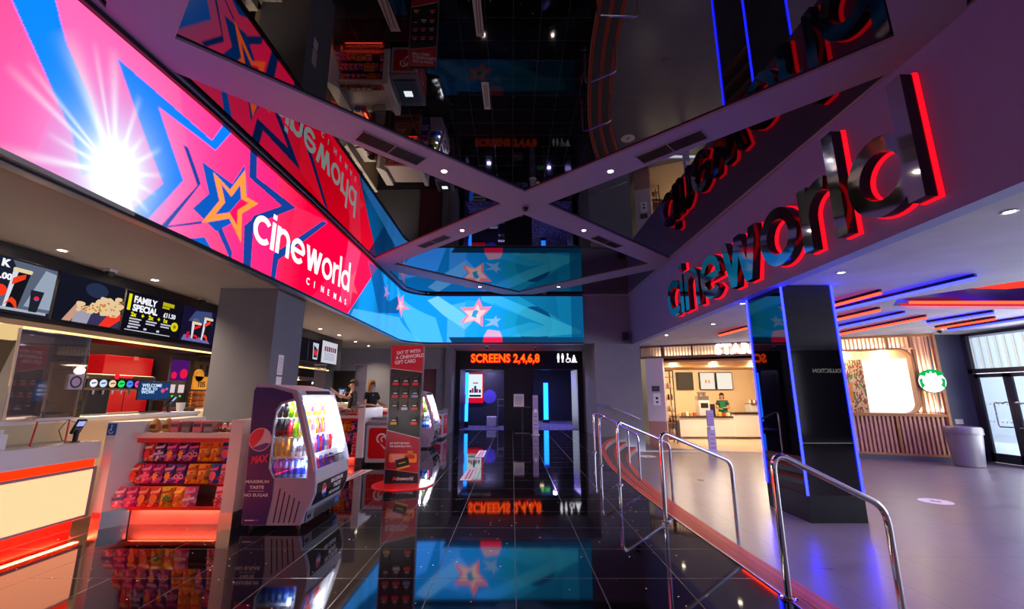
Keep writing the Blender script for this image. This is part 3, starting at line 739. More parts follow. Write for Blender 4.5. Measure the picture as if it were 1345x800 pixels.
# ================================================================== SCREENS ENTRANCE
t = thing('screens_sign', 'illuminated sign with orange red lettering above the two far doorways', 'sign', (-.2, 16.99, 2.7))
text('SCREENS 2,4,6,8', .455, glow('sign_red', '#ff1408', 2.2), (-1.62, 16.995, 2.59), (1,0,0), (0,0,1), t, ext=.02, bold=.024, sx=.84, space=1.02)
text('SCREENS 2,4,6,8', .455, glow('sign_orange', '#ff6c10', 1.6), (-1.62, 16.965, 2.59), (1,0,0), (0,0,1), t, ext=.004, bold=.004, sx=.84, space=1.02)
t = thing('toilet_sign', 'white toilet pictograms glowing at the right of the screens sign', 'sign', (2.15, 16.99, 2.75)); MW = glow('sign_white', '#f4f2ff', 1.8)
b = MB(); Y_ = 16.985
for x in (1.83, 2.0):
    b.cyl((x, Y_, 2.90), (x, Y_-.01, 2.90), .033, n=12); b.box(x-.045, Y_-.01, 2.72, x+.045, Y_, 2.86); b.box(x-.03, Y_-.01, 2.58, x-.005, Y_, 2.73); b.box(x+.005, Y_-.01, 2.58, x+.03, Y_, 2.73)
b.cyl((2.2, Y_, 2.90), (2.2, Y_-.01, 2.90), .033, n=12); b.box(2.18, Y_-.01, 2.7, 2.22, Y_, 2.86); b.box(2.18, Y_-.01, 2.72, 2.30, Y_, 2.75); b.box(2.27, Y_-.01, 2.6, 2.31, Y_, 2.74)
arc(b, lambda u, v, d: Vector((u, Y_-d, v)), 2.21, 2.66, .075, .022, 100, 350, 0, .01, (0,0,0))
b.cyl((2.45, Y_, 2.84), (2.45, Y_-.01, 2.84), .033, n=12); b.prism([(2.36,2.62),(2.54,2.62),(2.49,2.8),(2.41,2.8)], 'y', Y_-.01, Y_); b.box(2.33, Y_-.01, 2.58, 2.57, Y_, 2.61)
b.build('pictograms', MW, t)
def leaf(x, y, ang, label, hinge=1):
    "open door leaf hinged at (x, y)"
    d = thing('door', label, 'door', (x, y, 0), 0); d['kind'] = 'structure'; d.name = 'door_1'
    b = MB(); b.box(0, -.022, .01, .84, .022, 2.30); b.build('panel', mat('door_panel', '#2a1c2c', .35), d).location = (0,0,0)
    b = MB(); b.box(.74, -.06, .95, .765, -.04, 1.35); b.box(.74, -.05, .97, .765, -.02, .99); b.box(.74, -.05, 1.31, .765, -.02, 1.33); h = b.build('handle', M_steel, d)
    for c in d.children:
        for v in c.data.vertices: v.co += Vector((x, y, 0))
    d.rotation_euler = (0, 0, ang)
leaf(-2.04, 17.2, R(84), 'dark door leaf standing open at the left doorway')
leaf(2.58, 17.2, R(97), 'dark door leaf standing open at the right doorway')
def dframe(x0, x1, nme, lab):
    b = MB(); b.box(x0, 16.98, 0, x0+.05, 17.2, 2.36); b.box(x1-.05, 16.98, 0, x1, 17.2, 2.36); b.box(x0, 16.98, 2.30, x1, 17.2, 2.36)
    struct(b.build(nme, mat('door_frame_paint', '#231b26', .35)), lab)
dframe(-2.07, -.26, 'trim_1', 'dark frame of the left doorway'); dframe(.79, 2.61, 'trim_2', 'dark frame of the right doorway')
t = thing('door_closer', 'pale metal door closer above the left doorway', 'closer', (-.9, 17.0, 2.29)); b = MB(); b.box(-1.12, 16.95, 2.25, -.78, 17.0, 2.31); b.build('body', M_offw, t)
M_cy = glow('cyan_tube', '#1468ff', 7); M_vb = glow('deep_blue_tube', '#1a3cff', 2.0)
t = thing('light_column', 'tall cyan blue light column inside the left doorway', 'light', (-1.93, 18.4, 0)); b = MB(); b.box(-2.02, 18.35, .25, -1.84, 18.45, 2.25); b.build('tube', M_cy, t); b = MB(); b.box(-2.05, 18.33, 0.004, -1.81, 18.5, .25); b.build('base', M_dgrey, t)
t = thing('light_column', 'tall cyan blue light column deep inside the right doorway', 'light', (1.75, 21.5, 0)); b = MB(); b.box(1.55, 21.45, .15, 1.77, 21.55, 1.9); b.build('tube', M_cy, t); b = MB(); b.box(1.5, 21.42, 0.004, 1.82, 21.6, .15); b.build('base', M_dgrey, t)
lamp('AREA', 'corridor_lamp', (-1.1, 18.6, 2.69), 90, (.5,.45,1), (0,0,0), .15)
lamp('AREA', 'corridor_lamp', (1.8, 19.0, 2.69), 110, (.4,.3,1), (0,0,0), .15)
lamp('AREA', 'alcove_lamp', (2.2, 17.9, 1.9), 25, (.08,.06,1), (R(70),0,R(-60)), .3, .6)
t = thing('ceiling_lamp', 'small round lamp on the ceiling of the right corridor', 'light', (1.35, 20.5, 2.69)); b = MB(); b.cyl((1.35,20.5,2.69),(1.35,20.5,2.64),.09); b.build('lens', glow('warm_lens', '#ffe0b0', 3), t)
# poster screen
t = thing('poster_screen', 'lit white poster display in a red frame on the left corridor wall', 'display', (-1.6, 19.55, 1))
b = MB(); b.box(-2.0, 19.5, .98, -1.27, 19.58, 2.3); b.build('frame', glow('red_frame', '#e01030', .9), t)
b = MB(); b.box(-1.94, 19.49, 1.2, -1.33, 19.5, 2.23); b.build('picture', glow('poster_white', '#d8ecf4', 1.1), t)
b = MB()
for x, z, h, m_ in ((-1.85,1.42,.12,0),(-1.75,1.42,.2,1),(-1.64,1.42,.3,0),(-1.55,1.42,.17,1),(-1.43,1.42,.14,0)): b.box(x-.05, 19.485, z, x+.04, 19.489, z+h, m_)
b.box(-1.75, 19.485, 1.82, -1.52, 19.489, 1.87, 1); b.box(-1.9, 19.485, 1.24, -1.38, 19.489, 1.33, 0); b.build('artwork', [mat('ink_black', '#15151c', .5), mat('ink_red', '#c02038', .5)], t)
t = thing('corridor_door', 'dark door with a purple disc at the end of the left corridor', 'door', (-.75, 19.55, 0)); t['kind'] = 'structure'
b = MB(); b.box(-1.12, 19.53, 0.006, -.32, 19.6, 2.3); b.build('panel', mat('corridor_door', '#22202c', .4), t)
b = MB(); b.cyl((-1.0,19.53,1.25),(-1.0,19.52,1.25),.3,n=32); b.build('disc', mat('purple_disc', '#4a3aa0', .5), t)
t = thing('litter_bin', 'small cream litter bin inside the left doorway', 'bin', (-.85, 19.0, .004)); b = MB(); b.box(-1.08, 18.85, .01, -.66, 19.15, .42); b.build('body', M_offw, t, bev=.02)
t = thing('side_table', 'small pale trolley inside the left doorway', 'table', (-.45, 18.8, .004))
b = MB(); b.box(-.62, 18.65, .86, -.3, 18.95, .9); b.box(-.64, 18.65, 1.12, -.3, 18.95, 1.16); b.build('shelf', M_offw, t)
for x in (-.6, -.33): b = MB(); b.cyl((x,18.8,.004),(x,18.8,1.12),.02); b.build('leg', M_steel, t)
t = thing('exit_sign', 'small green emergency exit sign in the right corridor', 'sign', (1.35, 18.6, 2.3)); b = MB(); b.box(1.2, 18.58, 2.38, 1.55, 18.62, 2.52); b.build('panel', glow('green_sign', '#58d878', 1.2), t); b = MB(); b.box(1.3,18.575,2.41,1.38,18.58,2.49); b.box(1.43,18.575,2.44,1.5,18.58,2.46); b.build('pictogram', M_white, t)
b = MB(); b.box(1.36,18.59,2.52,1.39,18.61,2.70); b.build('hanger', M_steel, t)
# high table with a sign holder and sanitiser post
t = thing('high_table', 'dark round high table between the two doorways', 'table', (.36, 15.6, 0))
b = MB(); b.lathe([(.31,.88),(.31,.92)], (.36,15.6,0), 32); b.build('table_top', M_dwood, t)
b = MB(); b.cyl((.36,15.6,.03),(.36,15.6,.88),.04); b.build('pole', M_dgrey, t, smooth=True)
b = MB(); b.lathe([(.27,.0),(.27,.02),(.05,.04)], (.36,15.6,0), 28); b.build('base', M_dgrey, t)
t = thing('sign_holder', 'small white notice holder standing on the dark high table', 'notice', (.25, 15.55, .92)); b = MB(); b.box(.06, 15.54, .93, .42, 15.56, 1.36); b.build('sheet', M_white, t)
b = MB()
for k_ in range(8): b.box(.1, 15.536, .99+k_*.04, .38, 15.54, 1.0+k_*.04)
b.build('print', mat('grey_print', '#7d7486', .6), t); b = MB(); b.box(.04,15.50,.921,.44,15.60,.932); b.build('foot', M_steel, t)
def post(x, y, z, label, w=.2, h=1.3):
    t = thing('sanitiser_post', label, 'dispenser', (x, y, z))
    b = MB(); b.box(x-w/2, y-.04, z+.03, x+w/2, y+.04, z+h*.62); b.build('column', mat('lilac_panel', '#b9a5d0', .4), t, bev=.01)
    b = MB(); b.box(x-w/2+.01, y-.05, z+h*.63, x+w/2-.01, y+.03, z+h); b.build('display_panel', mat('lilac_print', '#a890c8', .45), t, bev=.01)
    b = MB(); b.box(x-.05, y-.10, z+h*.56, x+.05, y-.05, z+h*.64); b.build('nozzle', M_white, t)
    b = MB(); b.lathe([(.14,0),(.14,.02),(.03,.03)], (x, y, z), 28); b.build('base', M_offw, t)
    b = MB()
    for k_ in range(5): b.box(x-w*.3, y-.053, z+h*(.68+.055*k_), x+w*.3, y-.0505, z+h*(.69+.055*k_))
    for k_ in range(4): b.box(x-w*.3, y-.043, z+h*(.15+.1*k_), x+w*.3, y-.0405, z+h*(.17+.1*k_))
    b.build('print', mat('purple_print', '#7a5aa8', .6), t)
post(.80, 15.1, 0, 'tall pale sanitiser post beside the dark high table', .2, 1.32)
post(6.0, 13.4, LO, 'tall lilac sanitiser post in front of the coffee shop counter', .22, 1.3)
# white notice stickers on the black floor
M_stk = mat('floor_sticker', '#e6d9e2', .45)
def sticker(pts, label):
    b = MB(); b.prism(pts, 'z', .0005, .003); o = b.build('floor_sticker', [M_stk, mat('sticker_print', '#9a6a8c', .5)], bev=0)
    cx = sum(p[0] for p in pts)/4; cy = sum(p[1] for p in pts)/4
    tag(o, label, 'sticker', 'white rectangular stickers on the black floor')
    b = MB(); x0 = min(p[0] for p in pts)+.03; x1 = max(p[0] for p in pts)-.03; y0 = min(p[1] for p in pts)+.1; y1 = max(p[1] for p in pts)-.1
    for k_ in range(2): xm = x0+(x1-x0)*(.25+.4*k_); b.box(xm, y0, .003, xm+.03, y1, .0034)
    b.build('print', mat('sticker_print', '#9a6a8c', .5), o)
sticker([(-.84,7.29),(-.66,7.29),(-.64,8.42),(-.82,8.42)], 'white rectangular floor sticker in the middle aisle, nearest the camera')
sticker([(-.82,9.9),(-.62,9.9),(-.62,11.0),(-.80,11.0)], 'white rectangular floor sticker farther up the middle aisle')
sticker([(-2.85,7.23),(-2.63,7.23),(-2.54,8.28),(-2.76,8.28)], 'white rectangular floor sticker beside the drinks fridge')
sticker([(-2.9,3.2),(-2.7,3.2),(-2.62,4.1),(-2.82,4.1)][0:4] if 0 else [(-.75,4.4),(-.57,4.4),(-.55,5.4),(-.73,5.4)], 'x') if 0 else None
def rsticker(x, y, label, r=.23):
    b = MB(); b.cyl((x,y,LO+.0005),(x,y,LO+.003),r,n=36); o = b.build('round_floor_sticker', M_stk); tag(o, label, 'sticker', 'round stickers on the grey floor')
    b = MB(); b.box(x-.09,y-.02,LO+.003,x+.09,y+.02,LO+.0034); b.box(x-.02,y-.1,LO+.003,x+.02,y+.1,LO+.0034); b.build('arrow', mat('sticker_print', '#9a6a8c', .5), o)
rsticker(7.15, 7.75, 'round white floor sticker right of the black pillar'); rsticker(3.95, 13.1, 'round white floor sticker beyond the curved steps')

# ================================================================== COFFEE SHOP FACADE
FP, FQ = Vector((4.28, 15.4, 0)), Vector((11.9, 11.9, 0)); FD = (FQ-FP).normalized(); FN = Vector((FD.y, -FD.x, 0))   # FN points to the viewer
FM = Matrix(((FD.x, -FN.x, 0, FP.x), (FD.y, -FN.y, 0, FP.y), (0, 0, 1, 0), (0, 0, 0, 1)))    # x along, y into the wall
def fz(z): return 1.35+(z-1.35)*.93
M_slat = mat('slat_wood', '#d0a084', .5, noise=(4, .2)); M_slatb = mat('slat_back_wall', '#fff0d8', .6); M_pfr = mat('frame_plum', '#6e3f44', .5)
t = thing('entrance_pier', 'white and dusty pink pier at the left edge of the coffee shop', 'pier', FP+FD*.8+Vector((0,0,LO))); t['kind'] = 'structure'
b = MB(); b.M = FM; b.box(.46, 0, .45, 1.04, .5, 2.62); b.build('upper_panel', mat('pale_pink_paint', '#cdb9c6', .5), t)
b = MB(); b.M = FM; b.box(.46, 0, LO, 1.04, .5, .45); b.build('lower_panel', mat('dusty_pink_paint', '#a87470', .5), t)
t = thing('wall_sign', 'small white square sign with a dark symbol on the pale pier', 'sign', FP+FD*.75+Vector((0,0,1.1)))
b = MB(); b.M = FM; b.box(.66, -.012, .98, .90, 0, 1.38); b.build('plate', M_white, t); b = MB(); b.M = FM; b.cyl((.78,-.012,1.22),(.78,-.014,1.22),.045); b.prism([(.73,1.12),(.83,1.12),(.78,1.03)], 'y', -.014, -.012); b.build('symbol', M_black, t)
t = thing('wall_panel', 'small dark control panel above the white sign on the pale pier', 'panel', FP+FD*.75+Vector((0,0,1.5)))
b = MB(); b.M = FM; b.box(.63, -.02, 1.45, .89, 0, 1.63); b.build('plate', mat('dark_plate', '#3a3440', .4), t); b = MB(); b.M = FM; b.box(.67,-.022,1.5,.85,-.02,1.58); b.build('lens', mat('plate_window', '#5a5468', .2), t)
# slatted header band
t = thing('slatted_band', 'wooden slatted band running over the coffee shop opening', 'cladding', FP+FD*3+Vector((0,0,2.6))); t['kind'] = 'structure'
zb, zt = 2.62, HL-.005
b = MB(); b.M = FM; b.box(.3, .34, zb, 5.98, .4, zt); b.build('back_board', M_slatb, t)
for s_ in (1.5, 3.0, 4.5): q_ = FM @ Vector((s_, .25, zb+.05)); lamp('AREA', 'slat_lamp', q_, 3.5, (1,.80,.55), (R(180),0,math.atan2(FD.y,FD.x)), 1.4, .1)
b = MB(); b.M = FM
x = .32
while x < 5.9: b.box(x, .04, zb+.04, x+.024, .12, zt-.04); x += .098
b.build('slats', M_slat, t)
b = MB(); b.M = FM; b.box(.28, -.02, zb-.03, 6.1, .2, zb+.03); b.box(.28, -.02, zt-.05, 6.1, .2, zt); b.box(.28, -.02, zb, .33, .2, zt); b.box(1.04, -.02, zb, 1.1, .2, zt)
for x in (2.0, 2.9, 3.8, 4.7): b.box(x, -.01, zb, x+.05, .14, zt)
b.build('rails', M_pfr, t)
text('STARBUCKS', .44, glow('sign_white2', '#ffffff', 2.2), FP+FD*2.74+FN*.06+Vector((0,0,2.66)), FD, (0,0,1), None, ext=.03, bold=.022, name='shop_sign', sx=1.0)
tag(bpy.data.objects['shop_sign'], 'glowing white shop name lettering on the slatted band', 'sign')
# right hand slatted wall with picture window
t = thing('slatted_wall', 'wooden slatted wall with a rounded picture window beside the bin', 'cladding', FP+FD*7+Vector((0,0,LO))); t['kind'] = 'structure'
WX0, WX1 = 5.0, 8.32
w0, w1, wz0, wz1, wr = 5.2, 7.72, fz(.79), fz(2.70), .28
b = MB(); b.M = FM
b.box(WX0, .16, LO+.12, WX1, .2, wz0-.04); b.box(WX0, .32, wz1, WX1, .36, HL); b.box(w1+.05, .32, wz0-.04, WX1, .36, wz1); b.box(WX0, .16, wz0-.04, w0, .2, wz1)
b.build('back_board', M_slatb, t)
b = MB(); b.M = FM; x = WX0
while x < WX1-.06:
    b.box(x, .02, LO+.16, x+.045, .16, wz0-.07)
    if x > w1+.03: b.box(x, .04, wz0, x+.026, .12, HL-.05)
    else: b.box(x, .04, wz1+.06, x+.026, .12, HL-.05)
    x += .098
b.build('slats', M_slat, t)
b = MB(); b.M = FM
b.box(WX0, -.02, wz0-.08, WX1, .18, wz0-.01); b.box(WX0, -.01, LO+.12, WX1, .18, LO+.18); b.box(WX1-.06, -.03, LO, WX1, .2, HL-.005); b.box(WX0, -.01, HL-.06, WX1, .18, HL-.005)
for x in (7.15,): b.box(x, -.01, LO+.16, x+.06, .17, wz0-.07)
for x in (7.25, 7.78): b.box(x-.02, .0, wz1+.05, x+.04, .16, HL-.05)
b.box(7.8, .0, wz0, 7.86, .16, wz1)
b.build('rails', M_wood, t)
b = MB(); b.M = FM; b.box(WX0, .0, LO, WX1-.06, .2, LO+.12); b.build('skirting', mat('skirting_grey', '#5a606c', .4), t)
for s_, z_, e_ in ((5.7,wz1+.08,9),(7.0,wz1+.08,9),(8.05,wz0+.05,16),(8.05,wz0+1.1,16)): q_ = FM @ Vector((s_, .24, z_)); lamp('AREA', 'slat_lamp', q_, e_, (1,.80,.55), (R(180),0,math.atan2(FD.y,FD.x)), .5 if s_ > 8 else 1.2, .1)
# rounded window frame
def rrect(x0, z0, x1, z1, r, n=8):
    out = []
    for cx, cz, a0 in ((x1-r, z0+r, -90), (x1-r, z1-r, 0), (x0+r, z1-r, 90), (x0+r, z0+r, 180)):
        for i in range(n+1): a = R(a0+90*i/n); out.append((cx+r*math.cos(a), cz+r*math.sin(a)))
    return out
b = MB(); b.M = FM; o_, i_ = rrect(w0-.05, wz0-.03, w1+.05, wz1+.05, wr+.05), rrect(w0, wz0, w1, wz1, wr)
n = len(o_); vs = [(x, y, z) for y in (-.03, .3) for pl in (o_, i_) for x, z in pl]
fs = []
for i in range(n):
    j = (i+1) % n; fs += [(i, j, n+j, n+i), (n+i, n+j, 3*n+j, 3*n+i), (2*n+i, 3*n+i, 3*n+j, 2*n+j), (i, 2*n+i, 2*n+j, j)]
b.add(vs, fs); b.build('window_frame', M_wood, t, smooth=True)
# filler corners between round frame and square hole
b = MB(); b.M = FM
for (cx, cz, a0, qx, qz) in ((w1-wr, wz0+wr, -90, w1, wz0), (w1-wr, wz1-wr, 0, w1, wz1), (w0+wr, wz1-wr, 90, w0, wz1), (w0+wr, wz0+wr, 180, w0, wz0)):
    b.prism([(qx, qz)]+[(cx+wr*math.cos(R(a0+90*i/8)), cz+wr*math.sin(R(a0+90*i/8))) for i in range(9)], 'y', .1, .16)
b.build('corner_fillet', M_wood, t)
# things seen through the window: leafy mural and bright white panel
t2 = thing('leaf_mural', 'patterned leaf mural in orange and green inside the picture window', 'mural', FP+FD*6+Vector((0,0,.6)))
M_leaf = mat('leaf_mural_print', '#b98a4e', .7); nt = M_leaf.node_tree; bs = nt.nodes['Principled BSDF']
tc = nt.nodes.new('ShaderNodeTexCoord'); mp_ = nt.nodes.new('ShaderNodeMapping'); mp_.inputs['Scale'].default_value = (9, 9, 4); mp_.inputs['Rotation'].default_value = (0, .7, 0)
vo = nt.nodes.new('ShaderNodeTexVoronoi'); nt.links.new(tc.outputs['Object'], mp_.inputs[0]); nt.links.new(mp_.outputs[0], vo.inputs['Vector'])
vo.inputs['Scale'].default_value = 3.6
sc_ = nt.nodes.new('ShaderNodeSeparateColor'); nt.links.new(vo.outputs['Color'], sc_.inputs[0])
rp = nt.nodes.new('ShaderNodeValToRGB'); rp.color_ramp.interpolation = 'CONSTANT'; el = rp.color_ramp.elements
el[0].color = (*lin('#d9b27c'), 1); el[1].position = .35; el[1].color = (*lin('#7c5a34'), 1)
for p_, c_ in ((.55, '#e0c79c'), (.72, '#4c8a3c'), (.86, '#b04030')): e_ = el.new(p_); e_.color = (*lin(c_), 1)
nt.links.new(sc_.outputs[0], rp.inputs[0]); nt.links.new(rp.outputs[0], bs.inputs['Base Color'])
b = MB(); b.M = FM; b.box(5.0, .5, .6, 6.72, .54, 2.38); b.build('board', M_leaf, t2)
b = MB(); b.M = FM; b.box(6.15, .44, 1.15, 6.38, .5, 1.65); b.build('orange_board', mat('orange_board', '#e08a2c', .5), t2)
t2 = thing('light_wall', 'brilliant white lit panel inside the picture window', 'panel', FP+FD*7+Vector((0,0,.6)))
b = MB(); b.M = FM; b.box(6.72, .46, .5, 7.9, .52, 2.38); b.build('panel', glow('lit_panel', '#fff6ea', 1.4), t2)
struct((lambda b: (setattr(b, 'M', FM), b.box(4.95, .5, 2.38, 8.3, .56, HL), b.box(4.95, .56, LO, 8.3, .62, HL), b.build('wall_window_back', mat('cream_wall', '#f0d8a8', .6)))[-1])(MB()))
for s_ in (5.4, 6.2, 7.2): q_ = FM @ Vector((s_, .3, 2.5)); lamp('POINT', 'window_lamp', q_, 14, (1,.85,.6), size=.1)
# round logo
t = thing('round_logo', 'round white and green logo disc hanging on the slatted wall', 'sign', FP+FD*8.07+FN*.1+Vector((0,0,1.68)))
cx, cz, rr_ = 8.05, 1.69, .30
b = MB(); b.M = FM; b.cyl((cx,-.10,cz),(cx,.02,cz),rr_,n=48); b.build('rim', mat('disc_rim', '#20202a', .3), t)
b = MB(); b.M = FM; b.cyl((cx,-.112,cz),(cx,-.10,cz),rr_*.97,n=48); b.build('face', glow('logo_white', '#ffffff', 1.25), t)
b = MB(); b.M = FM; G = glow('logo_green', '#08b45a', 1.1)
def P_(a, r): return (cx+r*math.cos(R(a)), cz+r*math.sin(R(a)))
b.prism([P_(a, .34) for a in range(35, 146, 10)]+[P_(130,.20),P_(112,.27),P_(100,.22),P_(90,.30),P_(80,.22),P_(68,.27),P_(50,.20)], 'y', -.118, -.112)
for s_ in (1, -1):
    b.prism([(cx+s_*.27,cz+.06),(cx+s_*.20,cz+.10),(cx+s_*.21,cz-.02),(cx+s_*.17,cz-.10),(cx+s_*.24,cz-.18),(cx+s_*.26,cz-.05)], 'y', -.118, -.112)
    b.cyl((cx+s_*.16,-.112,cz-.27),(cx+s_*.16,-.118,cz-.27),.02,n=8)
b.build('emblem', G, t)
# --- shopfront on the far right
def shopfront():
    X = 12.9
    M_fr = mat('anthracite_frame', '#2b2d36', .35); G_ = glassm('door_glass', '#e6eef4', 1.0)
    t = thing('window_1', 'glazed shopfront with dark frames on the far right', 'window', (X, 5, LO)); del t['category']; t['kind'] = 'structure'
    b = MB(); 
    for y in (-3.44, -1.2, 1.2, 3.4, 5.6, 7.8, 10.42, 12.14): b.box(X-.05, y-.06, LO, X+.06, y+.06, HL)
    b.box(X-.05, -3.5, HL-.08, X+.06, 12.2, HL); b.box(X-.05, -3.5, 1.92, X+.06, 12.2, 2.04); b.box(X-.05, -3.5, LO, X+.06, 10.4, LO+.12)
    b.build('frame', M_fr, t)
    b = MB(); b.box(X-.004, -3.4, 2.04, X+.004, 12.1, HL-.08); b.box(X-.004, -3.4, LO+.12, X+.004, 10.36, 1.92); b.build('pane', G_, t)
    for i, (y0, y1, hy) in enumerate(((10.48, 11.27, 11.16), (11.29, 12.08, 11.40))):
        d = thing('door_%d' % (i+2), ('right' if i == 0 else 'left')+' leaf of the glazed entrance doors', 'door', (X, y0, LO)); del d['category']; d['kind'] = 'structure'
        b = MB(); b.box(X-.03, y0, LO+.01, X+.03, y0+.09, 1.90); b.box(X-.03, y1-.09, LO+.01, X+.03, y1, 1.90); b.box(X-.03, y0, 1.80, X+.03, y1, 1.90); b.box(X-.03, y0, LO+.01, X+.03, y1, LO+.24); b.build('leaf_frame', M_fr, d)
        b = MB(); b.box(X-.003, y0+.09, LO+.24, X+.003, y1-.09, 1.80); b.build('pane', G_, d)
        s = -1 if i == 0 else 1
        b = MB(); b.tube([(X-.03, hy+0*s, 1.15), (X-.10, hy, 1.15), (X-.12, hy+.0, 1.13), (X-.12, hy+.22*s, 1.13), (X-.12, hy+.24*s, 1.1), (X-.12, hy+.24*s, .55), (X-.12, hy+.22*s, .52), (X-.12, hy, .52), (X-.03, hy, .52)], .016, 10); b.build('handle', M_chrome, d, smooth=True)
        b = MB()
        for k_ in range(6):
            for z in (1.08, .62): y = y0+.13+k_*.1; b.box(X-.006, y, z, X-.003, y+.03, z+.03)
        b.build('manifestation_dots', M_white, d)
shopfront()
# pavement and a pale facade across the street
b = MB(); b.box(13.0, -20, LO-.06, 26, 40, LO-.01); struct(b.build('ground', mat('pavement', '#b9bac2', .8, noise=(2, .1))), 'pale pavement outside the glazed doors')
t = thing('street_building', 'pale ribbed building across the street behind the glass doors', 'building', (22, 10, LO))
b = MB(); b.box(22, -10, LO-.01, 23, 34, 7); b.build('wall', mat('pale_cladding', '#d4d8e0', .7), t)
b = MB()
for k_ in range(120): b.box(21.96, -9+k_*.35, 2.2, 22, -8.9+k_*.35, 6.8)
b.build('ribs', mat('tan_cladding', '#d0c4b4', .7), t)
lamp('SUN', 'daylight_outside', (16, 4, 6), 5, (.9,.95,1), (R(30), R(25), 0), size=1)
# grey bin
t = thing('round_bin', 'large silver grey bin standing by the slatted wall', 'bin', (11.55, 11.45, LO))
bx, by = 11.5, 11.35
b = MB(); b.lathe([(.27,.0),(.29,.02),(.345,.74),(.35,.78)], (bx,by,LO), 36); b.build('body', mat('bin_grey', '#8b8690', .35, .3), t, smooth=True)
b = MB(); b.lathe([(.37,.78),(.375,.80),(.37,.93),(.34,.965),(.22,.97)], (bx,by,LO), 36); b.build('lid', mat('bin_lid', '#7c7684', .3, .3), t, smooth=True)
# door to the side and wall sign on the slate wall
t = thing('notice_plate', 'small pale plate on the slate wall beside the glazed doors', 'notice', (12.3, 12.19, .6)); b = MB(); b.box(12.2, 12.185, .55, 12.42, 12.199, .68); b.build('plate', M_offw, t)
# --- interior of the coffee shop
wallbox('wall_coffee_back', 5.0, 20.0, LO, 14, 20.15, HL, mat('cream_tiles', '#f2d8ac', .5), 'cream back wall of the coffee shop')
wallbox('wall_coffee_left', 5.0, 15.7, LO, 5.15, 20.0, HL, mat('cream_wall2', '#d8b88a', .6))
wallbox('wall_coffee_right', 12.6, 12.42, LO, 12.75, 20.0, HL, mat('cream_wall2', '#d8b88a', .6))
struct(plate([tuple((FP+FD*1.15-FN*.42)[:2]), tuple((FP+FD*4.9-FN*.42)[:2]), (9.2,20.0), (5.15,20.0)], [], 2.46, 2.52, 'ceiling', M_wood), 'timber ceiling panel in the coffee shop')
wallbox('ceiling', 9.2, 14.6, 2.46, 12.6, 20.0, 2.52, M_wood)
for x in (6.6, 8.2, 9.8): lamp('POINT', 'cafe_lamp', (x, 17.6, 2.3), 75, (1,.80,.52), size=.15)
for x in (5.8, 7.4, 9.2): lamp('AREA', 'cafe_lamp', (x, 16.6, 2.44), 60, (1,.84,.62), (0,0,0), .6)
b = MB(); b.box(5.1, 15.1, LO+.0005, 12, 20, LO+.004); 
struct(plate([(4.9,15.2),(11.8,12.1),(12.6,12.1),(12.6,20.0),(5.1,20.0)], [], LO+.001, LO+.005, 'floor', mat('cream_floor', '#cdb190', .35, noise=(3,.1))), 'cream floor inside the coffee shop')
t = thing('cafe_counter', 'long white panelled coffee counter with a dark top', 'counter', (8.6, 18.2, LO))
b = MB(); b.box(6.75, 18.0, LO+.1, 9.0, 18.75, .42); b.box(9.0, 17.9, LO+.1, 12.0, 18.7, .56); b.build('front_panels', mat('white_planks', '#efe7dc', .5), t)
b = MB(); b.box(6.75, 18.05, LO+.005, 12.0, 18.7, LO+.1); b.build('plinth', mat('plinth_grey', '#8d8480', .5), t)
b = MB(); b.box(6.7, 17.95, .42, 9.02, 18.8, .47); b.box(8.98, 17.86, .56, 12.0, 18.75, .62); b.build('worktop', mat('dark_worktop', '#1d1c1e', .3), t)
t = thing('pastry_case', 'low glass case of wrapped food at the left end of the coffee counter', 'display case', (6.3, 17.9, LO))
b = MB(); b.box(5.95, 17.7, LO+.005, 6.7, 18.5, .3); b.build('body', mat('case_body', '#4a3c34', .5), t)
b = MB(); b.box(5.95, 17.7, .3, 6.7, 18.5, .55); b.build('glass', glassm('case_glass', '#f4f4f4', .8), t)
def rackitem(x, y, z, c, nme, lab, w=.1, h=.14, grp='goods on the tall retail rack'):
    b = MB(); b.lathe([(w*.4,0),(w*.5,.01),(w*.5,h*.75),(w*.3,h*.85),(w*.3,h)], (x,y,z), 12); return tag(b.build(nme, mat('item_'+c, c, .5), smooth=True), lab, 'packet', grp)
t = thing('retail_rack', 'tall black metal rack of coffee goods beside the pale pier', 'rack', (5.85, 16.6, LO))
b = MB()
for x in (5.6, 6.08):
    for y in (16.4, 16.75): b.box(x-.015, y-.015, LO+.005, x+.015, y+.015, 2.25)
b.box(5.585,16.385,2.22,6.095,16.765,2.25); b.build('frame', M_black, t)
rk = [2.0-.42*i for i in range(6)]
for z in rk: b = MB(); b.box(5.6, 16.4, z-.02, 6.08, 16.75, z); b.build('shelf', M_wood, t)
cs = ['#7a3a22', '#2a2018', '#c09068', '#e8e0d0', '#9a4a2c', '#4a3020']
for i, z in enumerate(rk[1:]):
    for k_ in range(4): rackitem(5.67+k_*.115, 16.5, z+.0, cs[(i*3+k_) % 6], 'coffee_packet', ['brown','black','tan','cream','rust','dark brown'][(i*3+k_) % 6]+' coffee packet on shelf %s of the black rack' % ['two','three','four','five','six'][i], .085, .2)
